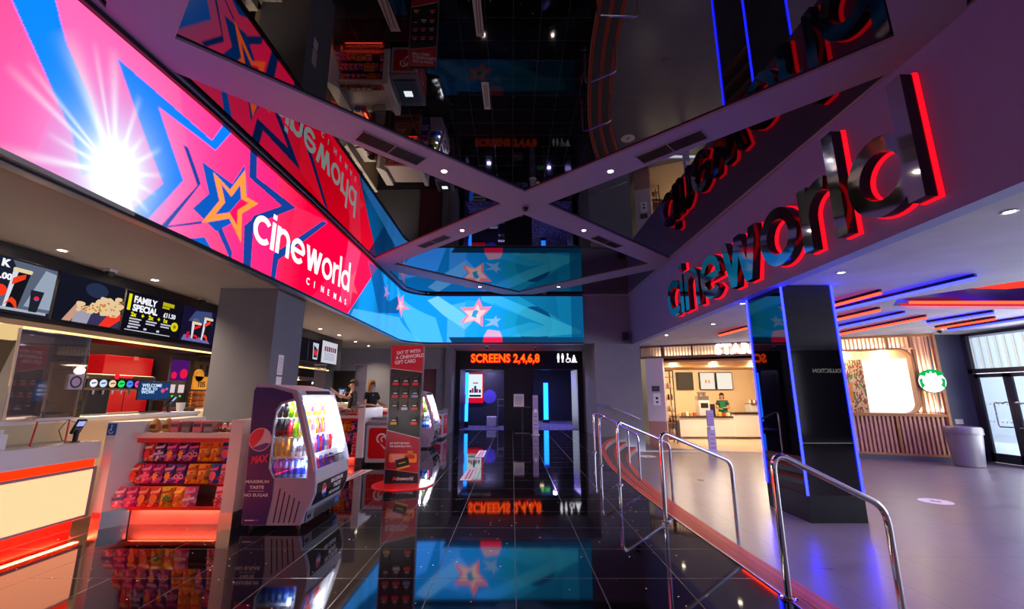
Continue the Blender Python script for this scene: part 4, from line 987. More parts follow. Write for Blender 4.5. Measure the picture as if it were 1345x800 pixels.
# menu boards
for i, (x0, x1, c, lab) in enumerate(((7.55,8.3,'#3a342c','dark blank menu board on the cream back wall'),(8.6,9.3,'#fff0dc','bright menu board showing two cups on the cream back wall'),(9.36,10.1,'#fff4e4','bright plain menu board at the right on the cream back wall'))):
    t = thing('menu_board', lab, 'menu board', ((x0+x1)/2, 19.95, 1.6), 0, 'menu boards in the coffee shop')
    b = MB(); b.box(x0, 19.9, 1.55, x1, 19.99, 2.34); b.build('frame', M_black, t)
    b = MB(); b.box(x0+.03, 19.89, 1.58, x1-.03, 19.9, 2.31); b.build('face', mat('dark_board', c, .6) if i == 0 else glow('menu_glow%d' % i, c, .95), t)
    if i == 1:
        b = MB()
        for x in (x0+.28, x0+.42): b.prism([(x-.03,1.85),(x+.03,1.85),(x+.045,2.0),(x-.045,2.0)], 'y', 19.885, 19.89)
        b.build('cup_pictures', mat('cup_print', '#c89a68', .6), t)
# machines on the counter
t = thing('coffee_machine', 'tall white and steel coffee machine on the counter', 'machine', (8.1, 18.4, .47))
b = MB(); b.box(7.75, 18.2, .475, 8.2, 18.6, 1.1); b.build('body', M_offw, t, bev=.02)
b = MB(); b.box(7.75, 18.25, 1.1, 8.2, 18.55, 1.28); b.cyl((7.97,18.4,1.28),(7.97,18.4,1.45),.14,.18); b.build('hopper', M_steel, t)
b = MB(); b.box(8.21, 18.25, .475, 8.42, 18.5, .95); b.build('grinder', M_dgrey, t)
b = MB(); b.box(7.82,18.19,.8,8.12,18.2,1.0); b.build('display', M_black, t)
t = thing('coffee_machine', 'second steel coffee machine at the right end of the counter', 'machine', (10.2, 18.3, .62))
b = MB(); b.box(9.85, 18.15, .625, 10.6, 18.6, .95); b.build('body', M_offw, t, bev=.02); b = MB(); b.box(9.85,18.1,.95,10.6,18.6,1.0); b.build('tray', M_steel, t)
for k_ in range(7):
    x = 9.92+.09*k_; b = MB(); b.lathe([(.026,0),(.036,.12),(.038,.125)], (x,18.3,1.0), 12); tag(b.build('paper_cup', mat('cup_red' if k_ % 2 else 'cup_white', '#8a3a2a' if k_ % 2 else '#efe6d6', .5)), ('red' if k_ % 2 else 'white')+' paper cup on the right coffee machine, '+['first','second','third','fourth','fifth','sixth','seventh'][k_]+' from the left', 'cup', 'cups on the coffee machine')
for k_, (x, c, lab) in enumerate(((6.9,'#e8b060','yellow'),(7.05,'#b07a40','brown'),(7.2,'#f0e4cc','cream'),(7.36,'#d0a050','gold'),(7.52,'#c8502c','orange'),(8.55,'#f0c040','bright yellow'),(8.7,'#d04028','red'),(8.9,'#f2dcb0','pale'))):
    b = MB(); b.box(x-.05, 18.1, .475, x+.05, 18.25, .475+.12+.02*(k_ % 3)); tag(b.build('snack_box', mat('sb_'+lab, c, .5), bev=.008), lab+' snack box standing on the coffee counter', 'box', 'snack boxes on the coffee counter')

t = thing('rear_sign', 'white capital lettering on the wall behind the camera, mirrored in the black pillar', 'sign', (12.1, -3.58, 2.2))
text('COLLECTION', .2, glow('rear_white', '#f0f0f4', 1.4), (12.78, -3.59, 2.17), (-1,0,0), (0,0,1), t, bold=.004)
# ================================================================== FOOD COUNTERS
M_lit = glow('lit_front_panel', '#ff9c73', 2.2); M_redled = glow('red_led', '#ff2a08', 2.0)
M_cream = mat('cream_laminate', '#d8c6a6', .4)
def bay(y0, y1, where):
    "low counter with a glowing front between y0 and y1, its front at X = -4.33"
    t = thing('service_counter', 'white serving counter with a glowing cream front panel, '+where, 'counter', (-4.55, (y0+y1)/2, 0), 0, 'serving counters with lit fronts')
    b = MB(); b.box(-4.75, y0, .0, -4.50, y1, .14); b.box(-4.75, y0, .14, -4.345, y1, .62); b.build('body', M_white, t)
    b = MB(); b.box(-4.76, y0, .70, -4.33, y1, .87); b.build('worktop', M_white, t)
    b = MB(); b.box(-4.7, y0, .62, -4.37, y1, .70); b.build('light_recess', M_redled, t)
    b = MB(); b.box(-4.345, y0, .135, -4.33, y1, .62); b.build('panel_frame', M_grey, t)
    b = MB(); b.box(-4.33, y0, .16, -4.322, y1-.05, .595); b.build('lit_panel', M_lit, t)
    b = MB(); b.box(-4.50, y0, .005, -4.488, y1, .13); b.build('kick_plate', mat('red_kick', '#c01810', .3), t)
    b = MB(); b.box(-4.42, y0, .118, -4.38, y1, .132); b.build('red_strip', M_redled, t)
    l = lamp('AREA', 'kick_lamp', (-4.40, (y0+y1)/2, .11), 110*(y1-y0)/3, (1,.06,.02), (0,0,0), .06, y1-y0)
    l = lamp('AREA', 'recess_lamp', (-4.355, (y0+y1)/2, .66), 8, (1,.08,.02), (0,R(90),0), .05, y1-y0)
def highcounter(y0, y1, where):
    t = thing('back_counter', 'cream raised counter running behind the lit front, '+where, 'counter', (-5.1, (y0+y1)/2, 0), 0, 'raised counters')
    b = MB(); b.box(-5.5, y0, 0, -4.77, y1, 1.06); b.build('body', M_cream, t)
    b = MB(); b.box(-5.55, y0, 1.06, -4.74, y1, 1.10); b.build('worktop', M_white, t)
bay(-.6, 4.72, 'nearest the camera'); highcounter(-.6, 6.7, 'nearest the camera')
bay(5.95, 8.55, 'between the first and second sweet displays'); highcounter(7.7, 14.0, 'beyond the grey column')
bay(9.85, 12.4, 'between the second and third sweet displays')

# ---- sweet bags
def bag_mat(name, base, blob, third, sc=26):
    if name in _m: return _m[name]
    m = bpy.data.materials.new(name); m.use_nodes = True; _m[name] = m; nt = m.node_tree; bs = nt.nodes['Principled BSDF']
    tc = nt.nodes.new('ShaderNodeTexCoord'); n = nt.nodes.new('ShaderNodeTexNoise'); n.inputs['Scale'].default_value = sc; n.inputs['Detail'].default_value = 1
    rp = nt.nodes.new('ShaderNodeValToRGB'); rp.color_ramp.interpolation = 'CONSTANT'; e = rp.color_ramp.elements
    e[0].color = (*lin(third), 1); e[1].position = .40; e[1].color = (*lin(base), 1); q = e.new(.60); q.color = (*lin(blob), 1)
    nt.links.new(tc.outputs['Object'], n.inputs['Vector']); nt.links.new(n.outputs['Fac'], rp.inputs[0]); nt.links.new(rp.outputs[0], bs.inputs['Base Color'])
    bs.inputs['Roughness'].default_value = .3; return m
def bag_proto(kind, base, blob, third, motif, mcol, w=.130, h=.196, d=.056):
    t = thing('sweet_bag', kind+' sweet bag', 'sweet bag', (0, 0, 0), 0)
    n = 8; b = MB(); vs = []
    for side in (-1, 1):
        for i in range(n+1):
            for j in range(n+1):
                u, v = i/n, j/n; bul = (1-(2*u-1)**4)*(math.sin(PI*min(1, max(0, v*1.0)))**.6)
                x = (u-.5)*w*(1-.05*math.sin(PI*v)); vs.append((x, side*d*.5*bul*(1.15-.3*v), v*h))
    def id_(s, i, j): return s*(n+1)**2+i*(n+1)+j
    fs = []
    for i in range(n):
        for j in range(n):
            fs.append((id_(0,i,j), id_(0,i+1,j), id_(0,i+1,j+1), id_(0,i,j+1))); fs.append((id_(1,i,j), id_(1,i,j+1), id_(1,i+1,j+1), id_(1,i+1,j)))
    b.add(vs, fs); b.build('pouch', bag_mat('bag_'+kind, base, blob, third), t, smooth=True)
    b = MB(); b.box(-w/2, -.002, h-.012, w/2, .002, h+.004); b.build('seal', mat('seal_'+base, base, .3), t)
    b = MB(); y = -d*.5-.006
    if motif == 'ring':
        for c in (-.025, .028): arc(b, lambda uu, vv, dd: Vector((uu, y-dd, vv)), c, h*.35, .019, .012, 0, 360, 0, .002, (0,0,0))
    elif motif == 'star':
        b.prism([((.042 if k % 2 == 0 else .024)*math.cos(k*PI/6+.3), h*.38+(.042 if k % 2 == 0 else .026)*math.sin(k*PI/6+.3)) for k in range(12)], 'y', y-.002, y)
    elif motif == 'face':
        b.prism([(-.03,h*.2),(.03,h*.2),(.036,h*.42),(0,h*.5),(-.036,h*.42)], 'y', y-.002, y)
    elif motif == 'heart':
        b.prism([(.04*math.cos(a)*(1 if math.sin(a) > 0 else .9), h*.4+.045*math.sin(a)) for a in [k*PI/8 for k in range(16)]], 'y', y-.002, y)
    elif motif == 'band':
        b.prism([(-w*.42,h*.3),(w*.42,h*.38),(w*.42,h*.52),(-w*.42,h*.44)], 'y', y-.002, y)
    b.build('printed_motif', mat('motif_'+mcol, mcol, .4), t)
    b = MB(); b.prism([(-w*.36,h*.66),(w*.36,h*.72),(w*.36,h*.84),(-w*.36,h*.78)], 'y', y+.004, y+.006); b.build('title_flash', mat('title_'+third, third, .4), t)
    return t
KB = {
 'red strawberry': ('#e01c28','#f6a0a0','#f4d8c8','heart','#ff3038'), 'dark purple': ('#3c1470','#1e1038','#d0b0f0','band','#c8a8f0'),
 'magenta and orange': ('#b0148c','#4c1a90','#f06ab8','star','#ffa028'), 'purple and orange': ('#5a1c9c','#c01c8c','#e8a0d8','star','#ff9a20'),
 'purple ring': ('#52188c','#8c1c98','#e0409c','ring','#ff9cc8'), 'yellow': ('#ffae10','#ffc430','#d83018','face','#c87018'),
 'blue': ('#1a50c8','#2c78e0','#e03c6c','heart','#e85a80'), 'bright magenta': ('#d0148c','#8010a0','#ff80c0','band','#ff60b0'),
 'pink and white': ('#f078a8','#ffc8dc','#c02860','ring','#a01840'), 'pink, blue and white': ('#e85aa8','#5088e0','#f4e4f4','band','#3060c8'),
 'orange red': ('#f03418','#ff6428','#ffb098','heart','#ff8c38'), 'green and yellow': ('#e8b418','#78a820','#d84818','star','#58902c'),
 'orange and yellow': ('#f09018','#e86018','#f8d048','star','#c03c18'), 'hot pink': ('#f04888','#e02868','#ffb0c8','band','#ffe0e8')}
protos = {}
def place_bag(kind, loc, rz, tilt, label, group):
    if kind not in protos:
        protos[kind] = bag_proto(kind, *KB[kind]); o = protos[kind]
        o.location = loc; o['label'] = label; o['group'] = group
    else: o = dup(protos[kind], None, loc, None, label, group)
    o.rotation_euler = (tilt, 0, rz); return o
ROWS = [['red strawberry','dark purple','magenta and orange','purple and orange','purple ring','yellow','yellow','blue','blue'],
        ['red strawberry','bright magenta','magenta and orange','purple and orange','purple ring','yellow','yellow','blue','pink and white'],
        ['pink, blue and white','bright magenta','orange red','orange red','green and yellow','orange and yellow','hot pink','pink and white']]
ORD = ['first','second','third','fourth','fifth','sixth','seventh','eighth','ninth']
RN = ['top row','middle row','bottom row']
def display(Y, which, x0=-4.12, x1=-3.0, rows=ROWS):
    "stepped sweet display facing the camera, front at Y"
    dn = {0:'the near', 1:'the second', 2:'the farthest'}[which]
    t = thing('sweet_display', dn+' sweet display stand with red shelves and white end posts', 'display stand', ((x0+x1)/2, Y+.4, 0), 0, 'sweet display stands')
    M_rk = mat('red_shelf', '#c4142c', .35)
    b = MB(); b.box(x0-.02, Y+.28, 0, x1, Y+1.0, .93); b.prism([(Y+.28,.19),(Y+.28,.84),(Y+.20,.84),(Y+.05,.19)], 'x', x0, x1); b.build('carcass', mat('rack_back', '#3a0c1c', .5), t)
    b = MB(); b.box(x0+.05, Y+.03, .0, x1-.004, Y+.9, .15); b.build('plinth', mat('satin_steel', '#b0aeb8', .5, .6), t)
    b = MB(); b.box(x0+.05, Y-.03, .151, x1-.004, Y+.2, .19); 
    for z, yy in ((.40,.04),(.62,.10)): b.box(x0, Y+yy, z-.012, x1, Y+.3, z)
    b.box(x0+.03, Y-.02, .835, x1-.004, Y+.34, .884); b.build('shelf', M_rk, t)
    b = MB(); b.box(x0+.0, Y-.05, .885, x1-.004, Y+1.0, .935); b.build('top_shelf', mat('pink_white_laminate', '#e8d4dc', .3), t)
    b = MB(); b.box(x0-.13, Y-.035, .88, x1, Y-.03, .94); b.build('shelf_edge', M_rk, t) if 0 else None
    # white end post and wing panel
    b = MB(); b.box(x1, Y-.16, .16, x1+.13, Y+1.0, 1.08); b.build('end_post', M_white, t)
    b = MB(); b.box(x1-.003, Y-.165, 0, x1+.133, Y+1.0, .16); b.build('post_foot', M_steel, t)
    b = MB(); b.prism([(x0-.10,Y-.16),(x0+.04,Y+.02),(x0+.04,Y+1.0),(x0-.20,Y+1.0),(x0-.20,Y-.16)], 'z', .16, 1.06); b.build('wing_panel', M_white, t)
    b = MB(); b.prism([(x0-.097,Y-.163),(x0+.043,Y+.02),(x0+.043,Y+1.0),(x0-.19,Y+1.0),(x0-.19,Y-.163)], 'z', 0, .16); b.build('wing_foot', M_steel, t)
    lamp('AREA', 'display_kick_lamp', ((x0+x1)/2, Y-.012, .148), 7, (1,.05,.02), (R(12),0,0), .9, .03)
    for r, row in enumerate(rows):
        n = len(row); z = (.625, .41, .195)[r]; yy = Y+(.065, -.02, -.10)[r]; sh = (-.0, -.05, -.10)[r]
        for i, k_ in enumerate(row):
            if r == 2 and i == 7: xx = x1-.055
            else: xx = x0+.11+sh+i*.1225+(.05 if r == 2 else 0)*0
            place_bag(k_, (xx, yy+random.uniform(-.008, .008), z+.004), random.uniform(-.22, .22), R(-8)+random.uniform(-.06,.06), '%s sweet bag, %s from left, %s of %s display' % (k_, ORD[i], RN[r], dn), 'sweet bags hanging on the displays')
display(4.9, 0); display(8.78, 1); display(12.6, 2)
# disability sign on the near wing
t = thing('blue_sign', 'small square blue sign with a white wheelchair symbol on the white wing panel', 'sign', (-4.26, 4.735, .98))
b = MB(); b.box(-4.305, 4.728, .925, -4.215, 4.738, 1.045); b.build('plate', mat('sign_blue', '#1458b8', .4), t)
b = MB(); arc(b, lambda u, v, d: Vector((u, 4.728-d, v)), -4.262, .965, .022, .008, 90, 360, 0, .001, (0,0,0)); b.box(-4.266,4.726,.97,-4.258,4.728,1.01); b.cyl((-4.262,4.728,1.022),(-4.262,4.726,1.022),.009,n=8); b.build('symbol', M_white, t)
# goods on the top shelves
def popcorn_bag(x, y, z, label):
    b = MB(); b.lathe([(.035,0),(.06,.015),(.068,.05),(.055,.10),(.03,.135),(.012,.15)], (x,y,z), 16, sx=1.0, sy=.6); o = b.build('popcorn_bag', mat('kraft_bag', '#c48a4c', .5, noise=(12,.3)), smooth=True)
    tag(o, label, 'bag', 'tan bags on the top shelf'); b = MB(); b.box(x-.03,y-.045,z+.04,x+.03,y-.04,z+.085); b.build('label_patch', mat('kraft_label', '#5a3418', .5), o)
for Y, dn in ((4.9, 'the near display'), (8.78, 'the second display')):
    for k_ in range(2): popcorn_bag(-4.0+.14*k_, Y+.08, .937, 'tan paper snack bag on the top shelf of %s, %s' % (dn, ('leftmost','second')[k_]))
    for k_, (c, lc_) in enumerate((('pink','#e8788c'),('smoky clear','#8a7478'),('bright pink','#f08098'),('clear','#b49aa2'))):
        x = -3.75+.125*k_; t = thing('sweet_tub', '%s rectangular sweet tub on the top shelf of %s' % (c, dn), 'tub', (x, Y+.08, .937), 0, 'sweet tubs on the top shelves')
        b = MB(); b.box(x-.05, Y+.03, .938, x+.05, Y+.14, 1.05); b.build('tub', mat('tub_'+c, lc_, .2), t, bev=.01)
        b = MB(); b.box(x-.052, Y+.025, 1.05, x+.052, Y+.145, 1.065); b.build('lid', mat('tub_lid', '#f0b0bc', .25), t)
        b = MB(); b.box(x-.04, Y+.027, .995, x+.04, Y+.03, 1.03); b.build('label_patch', mat('tub_label', '#5a4a58', .5), t)
    for k_, (c, lc_) in enumerate((('green and red','#3c7a34'),('black and red','#2a1c20'),('dark green','#24502c'),('orange','#e07a20'))):
        x = -3.30+.075*k_; b = MB(); b.M = Matrix.Translation((x, Y+.06, .945)) @ Matrix.Rotation(R(-38), 4, 'X') @ Matrix.Rotation(R(8*k_-8), 4, 'Z')
        b.lathe([(.038,0),(.044,.02),(.044,.10),(.036,.115)], (0,0,0), 14, sx=1, sy=.35); o = b.build('snack_pack', bag_mat('pack_'+c, lc_, '#c02838', '#e8d8c8', 30), smooth=True)
        tag(o, '%s snack pack leaning on the top shelf of %s' % (c, dn), 'packet', 'snack packs on the top shelves')
        b = MB(); b.M = Matrix.Translation((x, Y+.06, .945)) @ Matrix.Rotation(R(-38), 4, 'X'); b.box(-.03,-.019,.04,.03,-.0165,.07); b.build('label_patch', mat('pack_label', '#e83850', .5), o)

# ---- menu bulkheads
t = thing('menu_bulkhead', 'dark bulkhead carrying the near menu screens above the counter', 'bulkhead', (-5.9, 4, 2.1)); t['kind'] = 'structure'
b = MB(); b.box(-6.4, -1.5, 2.12, -5.7, 8.2, HL); b.build('box', M_dgrey, t)
b = MB(); b.box(-5.70, -1.5, 2.12, -5.60, 8.2, 2.18); b.build('ledge', mat('ledge_bronze', '#4a3c34', .4), t)
t = thing('strip_light', 'long warm white strip light under the near menu screens', 'light', (-5.65, 4, 2.1)); b = MB(); b.box(-5.66, -1.5, 2.095, -5.62, 8.15, 2.12); b.build('tube', glow('warm_strip', '#ffcf86', 2.2), t)
lamp('AREA', 'strip_lamp', (-5.64, 3.4, 2.09), 90, (1,.72,.42), (0,0,0), .05, 9)
lamp('AREA', 'kitchen_lamp', (-6.6, 6, 2.9), 90, (1,.7,.45), (0,0,0), .5, 6)
t = thing('menu_bulkhead', 'dark bulkhead carrying the far menu screens beyond the grey column', 'bulkhead', (-5.6, 11, 2.1)); t['kind'] = 'structure'
b = MB(); b.box(-6.1, 8.3, 2.08, -5.42, 13.6, HL); b.build('box', M_dgrey, t)
t = thing('strip_light', 'warm white strip light under the far menu screens', 'light', (-5.4, 11, 2.03)); b = MB(); b.box(-5.42, 8.3, 2.02, -5.38, 12.7, 2.045); b.build('tube', glow('warm_strip', '#ffcf86', 2.2), t)
lamp('AREA', 'strip_lamp', (-5.38, 10.6, 2.0), 60, (1,.72,.42), (0,0,0), .05, 4)
MX = -5.66
def vx(u): return u
def screen(y0, y1, z0, z1, X, label, bg='#0c0b16'):
    t = thing('menu_screen', label, 'screen', (X, (y0+y1)/2, z0), 0, 'menu screens over the counters')
    b = MB(); b.box(X-.05, y0, z0, X-.004, y1, z1); b.build('housing', M_black, t)
    b = MB(); b.box(X-.004, y0+.012, z0+.012, X, y1-.012, z1-.012); b.build('picture', glow('scr_'+bg, bg, 1.0), t)
    return t
def flat(t, pts, X, col, nme='artwork', s=1.0, lay=1):
    b = MB(); b.prism([(p[0], p[1]) for p in pts], 'x', X, X+.0015*lay); return b.build(nme, glow('px_'+col+str(s), col, s), t)
def disc(cy, cz, r, n=14, ry=None): return [(cy+(ry or r)*math.cos(2*PI*i/n), cz+r*math.sin(2*PI*i/n)) for i in range(n)]
def stext(s_, size, y, z, X, col, t, bold=.004, sx_=1.): return text(s_, size, glow('px_'+col+'1.0', col, 1.0), (X+.003, y, z), (0,1,0), (0,0,1), t, bold=bold, sx=sx_)
zt, zb_ = 2.86, 2.24
def cupbox(t, X, y, z, w_, h, c1='#e8402c', tilt=.04):
    flat(t, [(y-w_*.42,z),(y+w_*.42,z),(y+w_*.55+tilt,z+h),(y-w_*.5+tilt,z+h)], X, '#14141c', lay=2)
    flat(t, [(y-w_*.42,z),(y-w_*.25,z),(y-w_*.2+tilt,z+h),(y-w_*.5+tilt,z+h)], X, '#d8d8e8', lay=3)
    flat(t, [(y-w_*.4,z+.02),(y-w_*.05,z+h*.28),(y+w_*.25,z+h*.2),(y+w_*.40,z),(y+w_*.28,z),(y+w_*.1,z+h*.1),(y-w_*.1,z+h*.15)], X, c1, lay=4)
    flat(t, [(y-w_*.2,z+h*.6),(y+w_*.5,z+h*.82),(y+w_*.5,z+h*.95),(y+.0,z+h*.85),(y-w_*.2,z+h*.78)], X, c1, lay=4)
    b = MB()
    for i in range(16): b.ball((X+.004, y+tilt-w_*.42+w_*.9*(i % 8)/7, z+h+.008*(1+i//8)), .02, 5)
    b.build('popcorn_picture', glow('popc', '#f0dcae', .9), t)
X = -5.60
s_ = screen(3.0, 5.10, zb_, zt, X, 'menu screen at the left edge showing a star popcorn box and a cola cup', '#1c2030')
flat(s_, [(4.35,zb_+.06),(5.08,zb_+.06),(5.08,zt-.03),(4.6,zt-.03),(4.75,2.6)], X, '#5a6478'); flat(s_, [(4.8,zb_+.1),(5.08,zb_+.1),(5.08,zt-.08),(4.95,zt-.06)], X, '#98a4b8', lay=2)
flat(s_, [(4.2,zb_+.03),(5.05,zb_+.03),(5.05,zb_+.06),(4.2,zb_+.06)], X, '#a8b0c0')
cupbox(s_, X, 4.67, 2.3, .17, .42, '#f0401c'); flat(s_, [(4.86,2.29),(4.94,2.29),(4.98,2.54),(4.84,2.54)], X, '#20222c', lay=5); flat(s_, disc(4.91,2.45,.028), X, '#f02838', lay=6); flat(s_, [(4.885,2.44),(4.935,2.44),(4.91,2.42)], X, '#2860e0', lay=7)
flat(s_, disc(4.54, 2.47, .065), X, '#f8381c', lay=5)
stext('£6.00', .095, 4.41, 2.60, X, '#f4f4ff', s_, .004); stext('PICK N MIX', .10, 3.95, 2.72, X, '#f4f4ff', s_, .004) if 0 else stext('K', .11, 4.50, 2.74, X, '#f4f4ff', s_, .006)
s_ = screen(5.11, 6.04, zb_, zt, X, 'menu screen filled with a close picture of spilling popcorn', '#141624')
flat(s_, disc(5.62,2.72,.10,16,.16), X, '#24304c')
flat(s_, [(5.24,zb_+.02),(5.34,zb_+.02),(5.46,2.46),(5.38,2.50)], X, '#c89880', lay=2); flat(s_, [(5.36,zb_+.02),(5.56,zb_+.02),(5.60,2.42),(5.40,2.42)], X, '#a09cb0', lay=3); flat(s_, [(5.56,zb_+.02),(6.02,zb_+.02),(6.02,2.44),(5.60,2.42)], X, '#3a3458', lay=3)
flat(s_, [(5.72,zb_+.02),(5.88,zb_+.02),(6.02,2.38),(6.02,2.46),(5.84,2.44)], X, '#f03424', lay=4)
b = MB(); random.seed(3)
for i in range(110):
    yy = 5.40+.61*random.random(); top = 2.48+.24*max(0, (yy-5.4)/.62)+.03*math.sin(yy*20); b.ball((X+.006, yy, 2.42+(top-2.42)*random.random()), .028, 5)
b.build('popcorn_picture', glow('popc2', '#eccb9c', .95), s_)
b = MB()
for i in range(36):
    yy = 5.42+.58*random.random(); top = 2.48+.22*max(0, (yy-5.4)/.62); b.ball((X+.03, yy, 2.42+(top-2.44)*random.random()), .011, 4)
b.build('popcorn_shadow_picture', glow('popc3', '#c8812c', .9), s_)
s_ = screen(6.05, 7.14, zb_, zt, X, 'menu screen advertising the family special in white and yellow', '#100e18')
flat(s_, [(6.10,2.56),(6.15,2.56),(6.15,2.80),(6.10,2.80)], X, '#e8e010', lay=2)
stext('FAMILY', .135, 6.19, 2.69, X, '#f4f4ff', s_, .006, .92); stext('SPECIAL', .135, 6.19, 2.565, X, '#f4f4ff', s_, .006, .92); stext('£11.50', .10, 6.76, 2.565, X, '#f4f4ff', s_, .003, .9)
flat(s_, [(6.72,2.74),(6.95,2.74),(6.95,2.80),(6.72,2.80)], X, '#b8b010', lay=2); flat(s_, [(6.72,2.70),(6.86,2.70),(6.86,2.73),(6.72,2.73)], X, '#b8b010', lay=2)
for i, (yy, c) in enumerate(((6.18,'2x'),(6.36,'+'),(6.49,'2x'),(6.66,'+'),(6.77,'1x'))): stext(c, .085, yy, 2.48, X, '#e8e010', s_, .004)
for cx_, n in ((6.17,4),(6.46,2),(6.74,2)):
    for k_ in range(n): flat(s_, [(cx_,2.435-.04*k_),(cx_+.2-.03*(k_ % 2),2.435-.04*k_),(cx_+.2-.03*(k_ % 2),2.455-.04*k_),(cx_,2.455-.04*k_)], X, '#c8c8d8', lay=2)
for cx_ in (6.16,6.44,6.68): flat(s_, [(cx_,2.305),(cx_+.05,2.305),(cx_+.05,2.335),(cx_,2.335)], X, '#c8c8d8', lay=2)
flat(s_, [(6.12,2.27),(6.95,2.27),(6.95,2.282),(6.12,2.282)], X, '#c8c8d8', lay=2); flat(s_, disc(7.02,2.44,.075), X, '#dccc10', lay=2); flat(s_, disc(7.02,2.44,.03), X, '#8a8010', lay=3)
s_ = screen(7.15, 8.06, zb_, zt, X, 'menu screen by the grey column showing drinks and a popcorn box on purple', '#161230')
flat(s_, [(7.45,2.8),(7.85,2.84),(7.9,2.6),(7.3,2.6)], X, '#3c4878'); flat(s_, [(7.2,2.26),(7.9,2.26),(7.8,2.34),(7.25,2.36)], X, '#7068a8')
cupbox(s_, X, 7.74, 2.31, .2, .38); cupbox(s_, X, 7.5, 2.31, .2, .26, '#e81c2c', 0); flat(s_, disc(7.48,2.62,.05,12,.08), X, '#5a6478', lay=5); flat(s_, [(7.3,2.3),(7.36,2.3),(7.36,2.42),(7.3,2.4)], X, '#c01838', lay=5)
X2 = -5.36
for (y0, y1, lab, bg) in ((10.0,11.25,'far menu screen, left, showing a dark drink cup','#12101a'),(11.27,12.0,'far menu screen, middle, showing a cup with a star','#12101a')):
    s_ = screen(y0, y1, 2.2, 2.80, X2, lab, bg); yc = (y0+y1)/2+.05
    flat(s_, [(yc-.13,2.28),(yc+.13,2.28),(yc+.17,2.72),(yc-.17,2.72)], X2, '#c4c8dc', lay=2); flat(s_, [(yc-.10,2.33),(yc+.10,2.33),(yc+.12,2.55),(yc-.12,2.66)], X2, '#181820', lay=3); flat(s_, disc(yc,2.46,.09), X2, '#e02828', lay=4)
s_ = screen(12.03, 13.1, 2.22, 2.86, X2+.02, 'far menu screen, right, white with small red pictures', '#c9cad8'); 
for i in range(6): flat(s_, [(12.2+.14*i,2.56),(12.29+.14*i,2.56),(12.30+.14*i,2.70),(12.2+.14*i,2.70)], X2+.02, ('#b02030','#803050','#3a2a40')[i % 3], lay=2)
stext('TO SHARE', .09, 12.25, 2.74, X2+.02, '#e02848', s_, .004) if 0 else None
for i in range(5): flat(s_, [(12.2,2.50-.045*i),(12.9,2.50-.045*i),(12.9,2.515-.045*i),(12.2,2.515-.045*i)], X2+.02, '#8890a8', lay=2)
# ceiling cameras by the bulkhead
for y, lab in ((5.65,'round dark soffit speaker above the popcorn menu screen'),(7.45,'small dark soffit camera above the last near menu screen')):
    t = thing('soffit_fitting', lab, 'fitting', (-5.5, y, HL)); b = MB(); b.box(-5.56,y-.06,HL-.04,-5.46,y+.06,HL); b.build('base', M_offw, t); b = MB(); b.lathe([(.05,-.04),(.05,-.08),(.03,-.105),(.002,-.11)], (-5.51,y,HL), 16); b.build('lens', M_dgrey, t, smooth=True)

# ---- kitchen wall and equipment
wallbox('wall_kitchen', -7.4, -3.6, 0, -7.3, 16.0, HL, mat('kitchen_wall', '#2a1e18', .5, noise=(3,.3)))
t = thing('red_cabinet', 'tall glossy red cabinet against the kitchen wall', 'cabinet', (-7.0, 7.9, 0)); b = MB(); b.box(-7.29, 7.35, .006, -6.95, 8.35, 2.02); b.build('body', M_red, t, bev=.01)
b = MB()
for k_ in range(4): b.box(-6.95, 7.70+.14*k_, 1.45, -6.945, 7.80+.14*k_, 1.68)
b.box(-6.95, 7.9, 1.96, -6.944, 8.0, 2.03); b.build('label_patch', mat('orange_patch', '#e0685a', .5), t)
b = MB(); b.box(-6.95, 7.83, .1, -6.945, 7.84, 1.4); b.build('door_gap', M_black, t)
t = thing('slush_machine', 'black machine with a purple and red lit display and two white labels', 'machine', (-6.9, 8.75, 0)); b = MB(); b.box(-7.2, 8.45, .006, -6.7, 9.0, 2.1); b.build('body', M_dgrey, t, bev=.01)
b = MB(); b.box(-6.7, 8.5, 1.62, -6.695, 8.95, 2.03); b.build('display', glow('purple_display', '#4c1468', 1.0), t)
b = MB(); b.prism(disc(8.58,1.72,.07), 'x', -6.695, -6.692); b.prism(disc(8.83,1.76,.10), 'x', -6.695, -6.692); b.build('fruit_picture', glow('fruit', '#e81848', 1.0), t)
b = MB(); b.box(-6.7,8.53,1.38,-6.695,8.66,1.54); b.build('label_patch', glow('pale_label', '#e8d0d8', .9), t)
b = MB(); b.box(-6.7,8.75,1.38,-6.695,8.9,1.54); b.build('label_patch', glow('pale_label', '#e8d0d8', .9), t)
b = MB(); b.box(-6.7,8.6,1.30,-6.69,8.64,1.33); b.box(-6.7,8.8,1.30,-6.69,8.84,1.33); b.build('status_light', glow('green_led', '#30e850', 1.5), t)
b = MB(); b.box(-6.72, 8.45, 1.05, -6.5, 9.0, 1.1); b.build('drip_tray', M_steel, t)
t = thing('snack_sign', 'yellow rounded card sign reading 105 above the snack boxes', 'sign', (-6.6, 9.25, 1.6)); b = MB(); b.box(-6.64, 9.02, 1.45, -6.6, 9.5, 1.72); b.prism(disc(9.16,1.74,.13,20), 'x', -6.64, -6.6); b.build('card', mat('card_yellow', '#e8a820', .5), t)
text('105', .16, M_black, (-6.595, 9.12, 1.50), (0,1,0), (0,0,1), t, bold=.004)
t = thing('shelf_unit', 'small dark back shelf carrying stacked snack boxes', 'shelf', (-6.8, 9.3, 0)); b = MB(); b.box(-7.1, 9.02, .006, -6.45, 9.75, 1.03); b.build('body', M_dwood, t)
random.seed(5)
